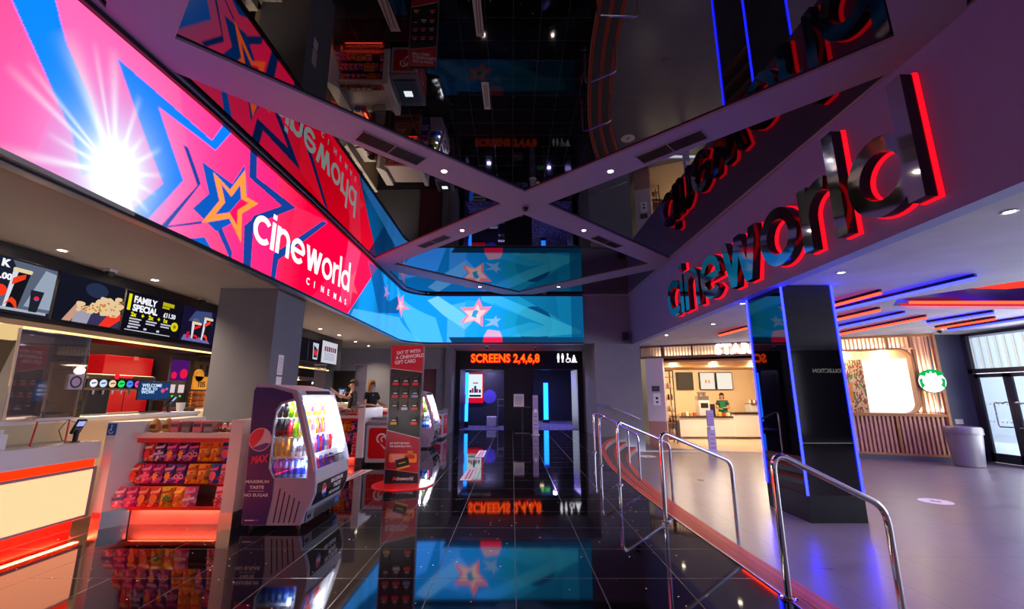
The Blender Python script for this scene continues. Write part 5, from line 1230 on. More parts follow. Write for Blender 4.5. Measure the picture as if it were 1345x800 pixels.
for r in range(7):
    for k_ in range(3):
        c = ['#a85a24','#d0902c','#7a3414','#c87030'][(r*2+k_) % 4]; y = 9.1+.2*k_; z = 1.032+.056*r
        b = MB(); b.box(-6.66, y-.09, z, -6.48, y+.09, z+.05); o = b.build('snack_box', bag_mat('box_'+c, c, '#3a1c10', '#f0b860', 22), bev=.006)
        tag(o, 'flat brown and yellow snack box, %s of the stack %s' % (['bottom layer','second layer','third layer','fourth layer','fifth layer','sixth layer','top layer'][r], ['nearest the camera','in the middle','at the far end'][k_]), 'box', 'stacked snack boxes')
t = thing('wall_clock_board', 'brown framed board with two dark marks above the snack boxes', 'board', (-7.25, 10.2, 1.9)); b = MB(); b.box(-7.3, 9.9, 1.7, -7.26, 10.5, 2.1); b.build('board', mat('brown_board', '#5a4028', .5), t); b = MB(); b.box(-7.26,10.05,1.78,-7.25,10.12,2.02); b.box(-7.26,10.25,1.78,-7.25,10.32,2.02); b.build('marks', M_black, t)
t = thing('kitchen_door', 'dark brown kitchen door behind the counter', 'door', (-7.28, 11.0, 0)); t['kind'] = 'structure'; b = MB(); b.box(-7.3, 10.6, .006, -7.24, 11.5, 2.0); b.build('panel', M_dwood, t)
# drinks dispenser on the raised counter
t = thing('drinks_dispenser', 'long drinks dispenser bar with a row of glowing round brand badges on a black stand', 'dispenser', (-5.15, 5.75, 1.1))
b = MB(); b.box(-5.26, 5.22, 1.40, -5.12, 6.25, 1.60); b.build('bar', mat('bronze_metal', '#6a5a48', .3, .7), t, bev=.03)
b = MB(); b.box(-5.12, 5.22, 1.43, -5.10, 6.25, 1.535); b.build('badge_strip', mat('badge_black', '#0c0c14', .2), t)
for k_, c in enumerate(('#d8d8f0','#b8c8e8','#e8b898','#28c860','#4878e8','#d838a8','#f0f0f8','#e85890')):
    y = 5.30+.126*k_; b = MB(); b.prism(disc(y,1.483,.046,20), 'x', -5.10, -5.094); d_ = b.build('badge', glow('badge_'+c, c, 1.3), t); b = MB(); b.prism([(y-.028,1.475),(y+.028,1.485),(y+.028,1.498),(y-.028,1.49)], 'x', -5.094, -5.092); b.build('badge_print', mat('badge_ink', '#20203a', .5), d_)
b = MB(); b.prism(disc(5.62,1.575,.035,16), 'x', -5.12, -5.114); b.box(-5.12,5.67,1.56,-5.115,5.85,1.59); b.build('red_logo', glow('red_logo', '#f02030', 1.2), t)
b = MB(); b.box(-5.3, 5.30, 1.105, -5.16, 5.62, 1.42); b.build('stand', M_dgrey, t, bev=.02)
b = MB(); b.box(-5.36, 5.22, 1.1005, -4.98, 6.35, 1.115); b.build('drip_tray', M_steel, t)
for k_ in range(7):
    b = MB(); b.cyl((-5.14,5.36+.126*k_,1.40),(-5.14,5.36+.126*k_,1.35),.012,.008,n=8); b.build('nozzle', M_steel, t)
def till(x, y, z, w_, h, ang, label):
    t = thing('till_screen', label, 'till', (x, y, z), ang)
    def P(a, b_, c): return (x+a, y+b_, c)
    b = MB(); b.box(x-.012, y-w_/2, z+.16, x+.012, y+w_/2, z+.16+h); b.build('bezel', M_dgrey, t, bev=.005)
    b = MB(); b.box(x+.012, y-w_/2+.015, z+.175, x+.014, y+w_/2-.015, z+.145+h); b.build('display', glow('till_blue', '#1c3c70', 1.0), t)
    for k_, (a, s_) in enumerate((('WELCOME',.045),('BACK TO',.04),('WOW!',.045))): 
        o = text(a, s_*w_/.36, glow('till_text', '#d0e8ff', 1.1), (x+.015, y-w_/2+.04, z+.13+h-.045*(k_+1)), (0,1,0), (0,0,1), t, bold=.001)
    b = MB(); b.prism(disc(y+w_*.25, z+.16+h*.5, .03), 'x', x+.014, x+.016); b.prism(disc(y+w_*.37, z+.16+h*.6, .02), 'x', x+.014, x+.016); b.build('picture', glow('till_pink', '#d05080', 1.), t)
    b = MB(); b.cyl((x-.02,y,z+.01),(x-.02,y,z+.2),.02,n=12); b.box(x-.09,y-.09,z+.001,x+.07,y+.09,z+.014); b.build('stand', M_dgrey, t)
till(-4.92, 6.0, 1.115, .46, .25, R(-8), 'till screen glowing blue beside the drinks dispenser')
till(-4.86, 4.62, .985, .34, .22, R(-4), 'till screen glowing blue behind the perspex shield') if 0 else till(-5.0, 4.72, 1.10, .34, .24, R(-4), 'till screen glowing blue behind the perspex shield')
def terminal(x, y, z, ang, label, cable=False):
    t = thing('card_terminal', label, 'card terminal', (x, y, z), ang)
    b = MB(); b.cyl((x,y,z+.001),(x,y,z+.12),.022,n=14); b.lathe([(.04,.001),(.04,.008)], (x,y,z), 16); b.build('stand', M_dgrey, t)
    M = Matrix.Translation((x+.01, y, z+.15)) @ Matrix.Rotation(R(35), 4, 'Y')
    b = MB(); b.M = M; b.box(-.015, -.04, -.08, .015, .04, .09); b.build('body', M_dgrey, t, bev=.008)
    b = MB(); b.M = M; b.box(.015, -.03, .02, .017, .03, .08); b.build('display', glow('term_blue', '#a8b4ff', 1.), t)
    b = MB(); b.M = M
    for i in range(3):
        for j in range(3): b.box(.015, -.028+.02*i, -.06+.022*j, .018, -.014+.02*i, -.046+.022*j, 0)
    b.build('keypad', M_grey, t)
    if cable: b = MB(); b.tube([(x-.02,y,z+.19),(x-.07,y-.06,z+.22),(x-.10,y-.10,z+.12),(x-.05,y-.08,z+.02),(x,y-.03,z+.006)], .004, 6); b.build('cable', M_black, t)
terminal(-4.5, 4.60, .87, R(-20), 'black card terminal on a short stand on the low counter', True)
terminal(-4.9, 6.28, 1.10, R(15), 'black card terminal beside the farther blue till screen')
# perspex shield
t = thing('perspex_shield', 'large tilted perspex shield standing over the near counter', 'screen', (-4.7, 4.4, 1.1))
G_ = glassm('perspex', '#e6e2ea', 1.8, .03)
b = MB(); b.prism([(4.09,1.10),(4.80,1.10),(4.76,1.97),(4.05,1.97)], 'x', -4.705, -4.697); b.build('sheet', G_, t)
b = MB(); b.prism([(-4.70,1.10),(-4.93,1.10),(-4.70,1.97)], 'y', 4.745, 4.75); b.build('side_sheet', glassm('perspex2', '#e6e2ea', 1.6, .3), t)
b = MB(); b.prism([(-4.70,1.10),(-4.93,1.10),(-4.70,1.97)], 'y', 4.07, 4.075); b.build('side_sheet', glassm('perspex2', '#e6e2ea', 1.6, .3), t)
b = MB(); b.prism([(4.085,1.10),(4.097,1.10),(4.057,1.97),(4.045,1.97)], 'x', -4.71, -4.69); b.build('lit_edge', mat('perspex_edge', '#f4dcc8', .2), t)
b = MB(); b.box(-4.94, 4.07, 1.1005, -4.68, 4.82, 1.108); b.build('foot', mat('perspex_edge', '#f4dcc8', .2), t)
t = thing('round_sticker', 'square clear sticker with a dark ring on the perspex shield', 'sticker', (-4.69, 4.68, 1.48)); b = MB(); b.box(-4.697, 4.60, 1.40, -4.694, 4.76, 1.56); b.build('film', mat('sticker_film', '#c8b8d8', .4), t); b = MB(); arc(b, lambda u, v, d: Vector((-4.694+d, u, v)), 4.68, 1.48, .055, .018, 0, 360, 0, .001, (0,0,0)); b.build('ring', mat('ring_dark', '#302838', .5), t)
# red tubular stand on the low counter
t = thing('red_stand', 'small red tubular stand with a white top on the low counter', 'stand', (-4.5, 4.35, .87))
b = MB(); b.tube([(-4.48,4.16,.872),(-4.50,4.20,1.10),(-4.50,4.50,1.10),(-4.50,4.50,.872)], .008, 8); b.build('tube', M_red, t); b = MB(); b.box(-4.52,4.19,1.10,-4.48,4.51,1.125); b.build('top_bar', M_white, t)
t = thing('leaflet_block', 'white block of leaflets at the left edge of the low counter', 'box', (-4.5, 3.92, .87)); b = MB(); b.box(-4.66,3.86,.871,-4.5,3.98,1.0); b.box(-4.66,3.89,1.0,-4.52,3.96,1.04); b.build('block', M_white, t)
t = thing('tap', 'small steel tap behind the perspex shield', 'tap', (-5.3, 5.0, 1.1)); b = MB(); b.tube([(-5.3,5.05,1.101),(-5.3,5.05,1.30),(-5.27,5.05,1.34),(-5.2,5.05,1.34),(-5.18,5.05,1.30)], .012, 8); b.build('spout', M_chrome, t, smooth=True)
# lamp shade, left edge
t = thing('wall_lamp', 'small cream lit box lamp hanging at the left edge under the menu screens', 'lamp', (-5.4, 4.45, 1.95)); b = MB(); b.box(-5.5,4.5,1.93,-5.4,4.68,2.09); b.build('shade', glow('cream_lamp', '#e8c488', 1.0), t)
# bowl end of raised counter
t = thing('paper_cup_stack', 'white cup leaning at the far end of the raised counter', 'cup', (-4.9, 6.55, 1.1)); b = MB(); b.lathe([(.04,.001),(.06,.12),(.062,.13)], (-4.9,6.5,1.10), 16); b.build('cup', M_white, t, smooth=True)
for (y, nm_) in ((8.1,'popcorn machine'),):
    pass
t = thing('popcorn_warmer', 'glass popcorn warmer glowing yellow on the raised counter beyond the grey column', 'warmer', (-5.0, 10.2, 1.1))
b = MB(); b.box(-5.3,9.9,1.105,-4.85,10.7,1.2); b.box(-5.3,9.9,1.68,-4.85,10.7,1.75); b.build('body', M_steel, t)
b = MB(); b.box(-5.29,9.91,1.2,-4.86,10.69,1.68); b.build('glass', glassm('warmer_glass', '#fff4dc', 1.), t)
b = MB(); random.seed(9)
for i in range(60): b.ball((-5.08+random.uniform(-.16,.16), 10.3+random.uniform(-.33,.33), 1.24+random.random()**2*.28), .035, 5)
b.build('popcorn', mat('popcorn_yellow', '#e8b848', .6), t); lamp('POINT', 'warmer_lamp', (-5.08,10.3,1.63), 4, (1,.75,.4), size=.03)
till(-4.9, 11.5, 1.10, .40, .26, R(-10), 'till screen in front of the staff beyond the grey column')
till(-4.9, 12.6, 1.10, .40, .26, R(-10), 'till screen farthest along the raised counter')
for (x, y, lab) in ((-4.3,9.7,'left perspex shield on the second counter'),(-3.35,9.6,'right perspex shield on the second counter')):
    t = thing('perspex_shield', lab, 'screen', (x, y, 1.0)); b = MB(); b.box(x-.13, y-.004, 1.1, x+.13, y+.004, 2.0); b.build('sheet', glassm('perspex3', '#dcd6e4', 1.6, .12), t)
    b = MB(); b.box(x-.14, y-.008, 1.99, x+.14, y+.008, 2.01); b.box(x-.14, y-.03, .0, x-.12, y+.03, 2.0) if 0 else None; b.box(x-.14, y-.05, .94, x+.14, y+.05, 1.1); b.build('frame', M_steel, t)
for k_ in range(5):
    c = ['#3060c8','#e04060','#e8e0e8','#d09030','#9040b0'][k_]; b = MB(); b.box(-4.0+.16*k_, 9.6, .937, -3.88+.16*k_, 9.7, 1.05+.02*(k_ % 2)); tag(b.build('counter_box', mat('cb_'+c, c, .5), bev=.006), ['blue','red','white','tan','purple'][k_]+' box on the second display in front of the staff', 'box', 'small boxes on the second display')
# far wall openings
t = thing('door_5', 'black doorway in the far wall behind the staff', 'door', (-6.1, 15.98, 0)); del t['category']; t['kind'] = 'structure'; b = MB(); b.box(-6.55, 15.97, .006, -5.75, 15.999, 2.2); b.build('panel', M_black, t)
t = thing('door_6', 'plum coloured flush door in the far wall behind the second fridge', 'door', (-3.3, 15.98, 0)); del t['category']; t['kind'] = 'structure'
b = MB(); b.box(-3.65, 15.96, .006, -2.85, 15.999, 2.2); b.build('panel', mat('plum_door', '#4a1830', .4), t); b = MB(); b.box(-3.70,15.95,.006,-3.65,15.999,2.25); b.box(-2.85,15.95,.006,-2.8,15.999,2.25); b.box(-3.7,15.95,2.2,-2.8,15.999,2.25); b.build('frame', mat('plum_frame', '#341424', .4), t)
# ================================================================== DRINKS FRIDGES
def bottle_proto(kind, body, capc, lab):
    t = thing('drink_bottle', kind, 'bottle', (0,0,0)); m = mat('drink_'+body, body, .12, ior=1.4)
    b = MB(); b.lathe([(.020,.0),(.028,.004),(.029,.03),(.027,.07),(.029,.10),(.027,.135),(.014,.165),(.012,.178)], (0,0,0), 12); b.build('body', m, t, smooth=True)
    b = MB(); b.cyl((0,0,.178),(0,0,.195),.013,n=10); b.build('cap', mat('cap_'+capc, capc, .4), t)
    b = MB(); b.lathe([(.0296,.055),(.0296,.115)], (0,0,0), 12); b.build('wrapper', mat('wrap_'+lab, lab, .4), t)
    return t
BP = {}
BK = {'dark cola':('#3a1410','#181818','#202028'), 'green':('#8ce018','#e8f040','#c8f028'), 'yellow':('#f0e040','#f8f8f0','#e8e8d8'), 'orange':('#ff9c28','#f0a030','#f8b048'),
      'white label':('#e8e8ee','#f0f0f4','#8890a8'), 'blue water':('#78b4ff','#1c38c8','#1848e0'), 'pink':('#f088a8','#f0e0e8','#e83868'), 'purple':('#6a40c8','#4050e0','#3848d8'), 'red':('#d02038','#d8d8e0','#e83848')}
def put_bottle(kind, x, y, z, label, group):
    if kind not in BP: o = BP[kind] = bottle_proto('b', *BK[kind]); o.location = (x, y, z); o['label'] = label; o['group'] = group; return o
    return dup(BP[kind], None, (x, y, z), None, label, group)
def badge(t, cx, cz, r, Y, ny=-1):
    "round red white and blue badge on a panel facing -Y"
    n = 40
    def pt(a, rr=r): return (cx+rr*math.cos(a), cz+rr*math.sin(a))
    yb = Y+ny*.001
    b = MB(); b.prism([pt(2*PI*i/n) for i in range(n)], 'y', yb, Y+ny*.003); b.build('badge_white', mat('badge_white', '#e8c8dc', .3), t)
    top = [pt(R(a), r*.94) for a in range(38, 222, 8)]; wave = [(cx+r*u, cz+r*v) for u, v in ((-.55,-.66),(-.25,-.36),(.02,-.02),(.2,.38),(.3,.8),(.3,.9))]
    top = [pt(R(a), r*.94) for a in range(74, 226, 8)]
    b = MB(); b.prism(top+wave[:-1], 'y', yb, Y+ny*.005); b.build('badge_red', mat('badge_red', '#e0104c', .3), t)
    bot = [pt(R(a), r*.94) for a in range(228, 346, 8)]
    b = MB(); b.prism(bot+[(cx+r*.5, cz-r*.28),(cx+r*.1, cz-r*.42),(cx-r*.3, cz-r*.6)], 'y', yb, Y+ny*.005); b.build('badge_blue', mat('badge_blue', '#3c2a9c', .3), t)
def fridge(X0, Y0, label, where, light=True, deco=True):
    t = thing('drinks_fridge', label, 'fridge', (X0+.35, Y0+.45, 0), 0)
    D = .92; P = lambda pts: [(X0+x, z) for x, z in pts]
    M_pan = mat('fridge_side_grey', '#aaa2c2', .35); M_dec = mat('purple_decal', '#2a0a72', .45); M_sil = mat('fridge_silver', '#c4c2d2', .3, .2)
    outer = [(.04,.05),(.0,1.40),(.03,1.46),(.20,1.455),(.46,1.395),(.50,1.34),(.60,1.02),(.70,.70),(.73,.60),(.75,.45),(.745,.34),(.70,.22),(.66,.17),(.65,.05)]
    win = [(.32,.50),(.262,.60),(.262,1.06),(.275,1.17),(.32,1.245),(.45,1.285),(.465,1.27),(.56,.98),(.655,.68),(.66,.50)]
    for Y, s in ((Y0, -1), (Y0+D-.03, 1)):
        # side panel as a ring of quads between window and outline
        b = MB(); n = 48
        def samp(pl, k):
            L_ = [math.dist(pl[i], pl[(i+1) % len(pl)]) for i in range(len(pl))]; tot = sum(L_); out = []
            cx_, cz_ = .46, .85
            for i in range(k):
                a = 2*PI*i/k; best = None
                dx, dz = math.cos(a), math.sin(a)
                for j in range(len(pl)):
                    (x1, z1), (x2, z2) = pl[j], pl[(j+1) % len(pl)]; ex, ez = x2-x1, z2-z1; den = dx*ez-dz*ex
                    if abs(den) < 1e-9: continue
                    tt = ((x1-cx_)*ez-(z1-cz_)*ex)/den; uu = ((x1-cx_)*dz-(z1-cz_)*dx)/den
                    if tt > 0 and -1e-6 <= uu <= 1+1e-6 and (best is None or tt > best): best = tt
                out.append((cx_+dx*best, cz_+dz*best))
            return out
        n = 120; so, si = samp(outer, n), samp(win, n)
        vs = [(X0+x, y, z) for y in (Y, Y+.03) for pl in (so, si) for x, z in pl]; fs = []
        for i in range(n):
            j = (i+1) % n; fs += [(i,j,n+j,n+i),(2*n+i,3*n+i,3*n+j,2*n+j),(i,2*n+i,2*n+j,j),(n+i,n+j,3*n+j,3*n+i)]
        b.add(vs, fs); sp = b.build('side_panel', M_pan, t)
        b = MB(); b.prism(P(win), 'y', Y+.012, Y+.018); b.build('side_glass_or_liner', glassm('fridge_glass', '#f6fbff', .8) if s < 0 else mat('fridge_inner', '#dfe6ee', .4), sp)  # near side glass, far side an added opaque liner blocking glow and bouncing light
        b = MB(); yy = Y-.004 if s < 0 else Y+.034
        b.prism(P([(.045,.055),(.008,1.39),(.03,1.425),(.20,1.42),(.42,1.36),(.44,1.305),(.31,1.265),(.262,1.20),(.25,1.06),(.25,.60),(.318,.49),(.318,.30),(.285,.055)]), 'y', yy-.002, yy+.002); b.build('decal', M_dec, sp)
        b = MB(); ii = [(x*1.0, z) for x, z in win]
        b.tube([(X0+x, (Y-.004) if s < 0 else Y+.034, z) for x, z in win+[win[0]]], .006, 6); b.build('window_trim', M_sil, sp)
        if s < 0:
            yy = Y-.006
            badge(t, X0+.135, .885, .118, yy)
            text('MAX', .095, mat('pink_letters', '#e81c64', .4), (X0+.065, yy-.002, .645), (1,0,.12), (-.12,0,1), t, bold=.006, shear=.25, sx=.8)
            text('MAXIMUM', .042, M_white, (X0+.155, yy-.002, .455), (1,0,0), (0,0,1), t, bold=.0008, align='CENTER', sx=1.25)
            text('TASTE', .042, M_white, (X0+.155, yy-.002, .40), (1,0,0), (0,0,1), t, bold=.0008, align='CENTER', sx=1.25)
            text('NO SUGAR', .042, M_white, (X0+.155, yy-.002, .325), (1,0,0), (0,0,1), t, bold=.0008, align='CENTER', sx=1.2)
            b = MB(); b.box(X0+.075,yy-.003,.375,X0+.235,yy,.378); b.box(X0+.07,yy-.003,.095,X0+.16,yy,.105); b.build('decal_line', M_white, t)
            b = MB(); b.box(X0+.16,yy-.003,.095,X0+.21,yy,.107); b.build('decal_dash', mat('blue_dash', '#4080e8', .4), t)
            b = MB()
            for k_ in range(5): x = X0+.355+.052*k_; b.prism([(x,.075),(x+.010,.075),(x+.045,.40-.03*k_),(x+.035,.40-.03*k_)], 'y', Y-.003, Y)
            b.build('vent_slots', M_black, t)
    ya, yb = Y0+.03, Y0+D-.03
    b = MB(); b.box(X0+.02, ya, .06, X0+.22, yb, 1.40); b.build('back_panel', mat('fridge_inner', '#dfe6ee', .4), t)
    b = MB(); b.prism(P([(.0,1.40),(.03,1.46),(.20,1.455),(.46,1.395),(.50,1.34),(.48,1.30),(.22,1.36)]), 'y', ya, yb); b.build('canopy', M_sil, t)
    b = MB(); b.prism(P([(.488,1.385),(.505,1.345),(.508,1.347),(.492,1.387)]), 'y', Y0+.15, Y0+D-.15); b.build('top_vent', M_black, t)
    b = MB(); b.prism(P([(.22,.06),(.22,.44),(.66,.47),(.73,.58),(.75,.45),(.745,.34),(.70,.22),(.66,.17),(.65,.06)]), 'y', ya, yb); b.build('front_panel', M_sil, t)
    b = MB(); b.prism(P([(.752,.44),(.748,.34),(.706,.225),(.710,.222),(.754,.338),(.757,.44)]), 'y', Y0+.06, Y0+D-.05); fd = b.build('front_decal', M_black, t)
    text('MAXIMUM', .06, M_white, (X0+.760, Y0+.38, .385), (0,1,0), (0.04,0,1), t, bold=.001, sx=1.2); text('TASTE', .06, M_white, (X0+.757, Y0+.46, .325), (0,1,0), (.1,0,1), t, bold=.001, sx=1.2); text('NO SUGAR', .05, M_white, (X0+.742, Y0+.38, .265), (0,1,0), (.3,0,1), t, bold=.001, sx=1.2)
    b = MB(); b.prism(disc(Y0+.22,.345,.07,20,.05), 'x', X0+.752, X0+.758); b.build('badge_white', mat('badge_white', '#e8c8dc', .3), t); b = MB(); b.prism([p for p in disc(Y0+.22,.35,.062,20,.045)][1:11], 'x', X0+.757, X0+.761); b.build('badge_red', mat('badge_red', '#e0104c', .3), t); b = MB(); b.prism([p for p in disc(Y0+.22,.335,.062,20,.045)][11:20], 'x', X0+.757, X0+.761); b.build('badge_blue', mat('badge_blue2', '#2040c0', .3), t)
    b = MB(); b.prism(P([(.652,.06),(.665,.06),(.672,.165),(.655,.165)]), 'y', Y0+.04, Y0+D-.04); gr = b.build('grille', mat('grille_grey', '#6c6a78', .5), t)
    b = MB()
    for k_ in range(7): b.box(X0+.667, Y0+.22, .07+.013*k_, X0+.676, Y0+D-.08, .075+.013*k_)
    b.box(X0+.667, Y0+.07, .10, X0+.680, Y0+.13, .13); b.build('grille_bars', M_dgrey, gr)
    b = MB(); b.box(X0+.668, Y0+.74, .10, X0+.680, Y0+.84, .15); b.build('energy_label', mat('label_blue', '#2878d8', .4), t)
    for fy in (Y0+.08, Y0+D-.08):
        for fx in (.1,.58): b = MB(); b.cyl((X0+fx,fy,.001),(X0+fx,fy,.055),.022,n=10); b.build('foot', M_dgrey, t)
    # corner posts along the slanted front with light tubes
    for Y, s in ((Y0+.005, 1), (Y0+D-.03, -1)):
        b = MB(); b.tube([(X0+.485,Y+.012,1.36),(X0+.60,Y+.012,1.02),(X0+.70,Y+.012,.70),(X0+.735,Y+.012,.56)], .022, 8); b.build('front_post', M_sil, t)
        b = MB(); yi = Y+.012+s*.035; b.tube([(X0+.475,yi,1.31),(X0+.585,yi,1.0),(X0+.68,yi,.70)], .011, 8); b.build('light_tube', glow('fridge_tube', '#f4faff', 4.), t)
    b = MB(); b.tube([(X0+.685,ya,.655),(X0+.685,yb,.655)], .008, 6); b.build('front_bar', M_chrome, t)
    b = MB(); b.prism(P([(.69,.47),(.73,.58),(.695,.655),(.69,.655),(.722,.58),(.684,.47)]), 'y', ya, yb); b.build('front_glass', glassm('fridge_glass', '#f6fbff', .8), t)
    sh = [(.475,.64),(.70,.60),(.90,.54),(1.10,.49)]
    for z, xe in sh[1:]: b = MB(); b.box(X0+.22, ya, z-.012, X0+xe, yb, z); b.box(X0+xe-.004, ya, z-.03, X0+xe+.002, yb, z+.012); b.build('shelf', mat('shelf_white', '#e4e8f0', .3), t)
    if light:
        lamp('AREA', 'fridge_lamp', (X0+.40, Y0+D/2, 1.29), 70, (.92,.97,1), (0,0,0), .25, D-.15)
        lamp('POINT', 'fridge_lamp', (X0+.56, Y0+.10, .98), 12.0, (.92,.97,1), size=.03); lamp('POINT', 'fridge_lamp', (X0+.56, Y0+D-.10, .98), 12.0, (.92,.97,1), size=.03); lamp('POINT', 'fridge_lamp', (X0+.655, Y0+.14, .60), 9.0, (.85,.93,1), size=.02)
    for z_ in (.66,.86,1.06,1.22): lamp('POINT', 'fridge_lamp', (X0+.66-.30*(z_-.5)-.04, Y0+.045, z_), 1.6, (.92,.97,1), size=.015)
    # stock: the row behind the side window and the row along the front
    fill = [('blue water','blue water',.476),('orange','white label',.701),('dark cola','yellow',.901),('green','pink',1.101)]
    rowd = {'.476':['blue water']*6, '.701':['orange','orange','orange','white label','white label','white label'], '.901':['dark cola','dark cola','dark cola','green','yellow','yellow'], '1.101':['dark cola','red','green','yellow','yellow']}
    lvl = {.476:'bottom shelf', .701:'third shelf', .901:'second shelf', 1.101:'top shelf'}
    for z, row in ((.476, ['blue water']*6), (.701, ['orange','orange','orange','white label','white label']), (.901, ['dark cola','dark cola','red','green','yellow']), (1.101, ['dark cola','dark cola','green','yellow'])):
        zz = z+.001; hh = 0
        for i, k_ in enumerate(row):
            put_bottle(k_, X0+.272+.062*i, Y0+.075, zz, '%s bottle, %s from back by the side window, %s, %s' % (k_, ORD[i], lvl[z], where), 'bottles in the drinks fridges')
        xf = {.476:.60, .701:.55, .901:.49, 1.101:.445}[z]
        fr = {.476:['red','purple','pink','red','purple','pink','purple','red','purple','red'], .701:['white label','purple','white label','pink','purple','red','purple','white label','pink','red'], .901:['yellow','pink','orange','pink','white label','orange','pink','orange','pink','white label'], 1.101:['yellow','white label','orange','yellow','pink','orange','yellow','orange','pink','orange']}[z]
        for i, k_ in enumerate(fr):
            put_bottle(k_, X0+xf, Y0+.145+.068*i, zz, '%s bottle, front row, %s from near end, %s, %s' % (k_, (ORD+['tenth'])[i], lvl[z], where), 'bottles in the drinks fridges')
        if z == .476:
            for q_, nm2 in enumerate(('second','third','fourth')):
                for i in range(5): put_bottle('blue water', X0+.285+.060*i, Y0+.145+.07*q_, zz, 'blue water bottle, %s row, %s from back, bottom shelf, %s' % (nm2, ORD[i], where), 'bottles in the drinks fridges')
    return t
fridge(-2.78, 4.70, 'open fronted drinks fridge with a purple side, in front of the near sweet display', 'near fridge')
fridge(-2.72, 11.3, 'second open fronted drinks fridge, half hidden behind the gift card stand', 'far fridge', True)

# ================================================================== ICE CREAM FREEZERS
def freezer(X0, Y0, W, D, label):
    t = thing('ice_cream_freezer', label, 'freezer', (X0+W/2, Y0+D/2, 0), 0, 'ice cream freezers'); Hh = .86; M_b = mat('freezer_white', '#c9c2d0', .35); M_rd = mat('freezer_red', '#d40818', .3)
    b = MB(); b.box(X0, Y0, .06, X0+W, Y0+D, Hh-.09); b.build('body', M_b, t, bev=.02)
    b = MB(); b.prism([(Y0-.01,Hh-.09),(Y0-.01,Hh-.03),(Y0+D*.3,Hh+.03),(Y0+D*.8,Hh+.04),(Y0+D+.01,Hh-.01),(Y0+D+.01,Hh-.09)], 'x', X0-.01, X0+W+.01); b.build('rim', mat('freezer_rim', '#8a8796', .35), t, bev=.01)
    b = MB(); b.box(X0+.06, Y0+.1, Hh+.0, X0+W-.06, Y0+D-.1, Hh+.045); b.build('glass_lid', glassm('lid_glass', '#dfe8ee', 1.2), t)
    for (a, bb, ax) in ((X0+.06, X0+W-.06, 'y'),): b = MB(); b.prism(rrect(a, .14, bb, Hh-.15, .05), 'y', Y0-.006, Y0); b.build('red_panel', M_rd, t)
    b = MB(); b.prism(rrect(Y0+.06, .14, Y0+D-.06, Hh-.15, .05), 'x', X0+W, X0+W+.006); b.build('red_panel', M_rd, t)
    # double swirl heart
    b = MB(); cx_, cz_ = X0+W*.62, .46; F = lambda u, v, d: Vector((u, Y0-.006-d, v))
    arc(b, F, cx_-.075, cz_+.05, .085, .03, 20, 235, 0, .004, (0,0,0)); arc(b, F, cx_+.075, cz_+.05, .085, .03, -55, 160, 0, .004, (0,0,0))
    bar(b, F, [(cx_-.135,cz_-.005),(cx_-.11,cz_-.03),(cx_+.015,cz_-.13),(cx_,cz_-.155)], 0, .004, (0,0,0)); bar(b, F, [(cx_+.135,cz_-.005),(cx_,cz_-.155),(cx_-.01,cz_-.12),(cx_+.11,cz_-.01)], 0, .004, (0,0,0))
    arc(b, F, cx_-.035, cz_+.04, .045, .022, 0, 250, 0, .004, (0,0,0)); arc(b, F, cx_+.045, cz_+.03, .035, .02, -80, 170, 0, .004, (0,0,0)); b.build('heart_logo', M_white, t)
    b = MB(); F = lambda u, v, d: Vector((X0+W+.006+d, u, v)); cy = Y0+D/2
    arc(b, F, cy-.075, cz_+.05, .085, .03, 20, 235, 0, .004, (0,0,0)); arc(b, F, cy+.075, cz_+.05, .085, .03, -55, 160, 0, .004, (0,0,0)); bar(b, F, [(cy-.135,cz_-.005),(cy-.11,cz_-.03),(cy,cz_-.13),(cy,cz_-.155)], 0, .004, (0,0,0)); bar(b, F, [(cy+.135,cz_-.005),(cy,cz_-.155),(cy-.0,cz_-.12),(cy+.11,cz_-.01)], 0, .004, (0,0,0)); b.build('heart_logo', M_white, t)
    for x in (X0+.07, X0+W-.07):
        for y in (Y0+.07, Y0+D-.07): b = MB(); b.cyl((x-.012,y,.028),(x+.012,y,.028),.027,n=14); b.box(x-.01,y-.01,.03,x+.01,y+.01,.06); b.build('castor', M_dgrey, t)
    # lamp over the lid, added to give the ceiling mirror a bright freezer interior
    lamp('AREA', 'freezer_lamp', (X0+W/2, Y0+D/2, Hh+.06), 1.0, (.9,.95,1), (R(180),0,0), .2)
freezer(-2.84, 8.66, .62, 1.05, 'white and red ice cream freezer behind the gift card stand')
freezer(-2.66, 13.6, .55, .85, 'white and red ice cream freezer farthest along, beyond the second fridge')

# ================================================================== GIFT CARD TOTEM
t = thing('gift_card_stand', 'tall red and black gift card stand on a round red base', 'display stand', (-1.68, 6.93, 0))
TA, TB = -1.935, -1.43; ty = 6.9; thh = 2.12
M_tb = mat('totem_black', '#241a20', .4); M_tr = mat('totem_red', '#c2142c', .4); M_trd = mat('totem_crimson', '#b0102a', .4)
b = MB(); b.box(TA, ty, .03, TB, ty+.07, thh); b.build('board', M_tb, t); b = MB(); b.box(TA-.012, ty-.004, .02, TA, ty+.074, thh); b.box(TB, ty-.004, .02, TB+.012, ty+.074, thh); b.build('edge_rail', mat('edge_rail', '#8c8494', .3, .6), t)
b = MB(); b.lathe([(.46,.0),(.46,.012),(.44,.018)], (-1.66,ty+.04,.0), 48); b.build('base_plate', mat('red_base', '#e01c20', .2), t)
def onb(poly, m, nme, k=1): b = MB(); b.prism(poly, 'y', ty-.002*k-.001, ty-.0005); return b.build(nme, m, t)
onb([(TA,1.76),(TB,1.70),(TB,thh),(TA,thh)], M_tr, 'header_panel'); onb([(TA,1.75),(TB,1.69),(TB,1.70),(TA,1.76)], mat('pale_line', '#d8b0bc', .4), 'header_line', 2)
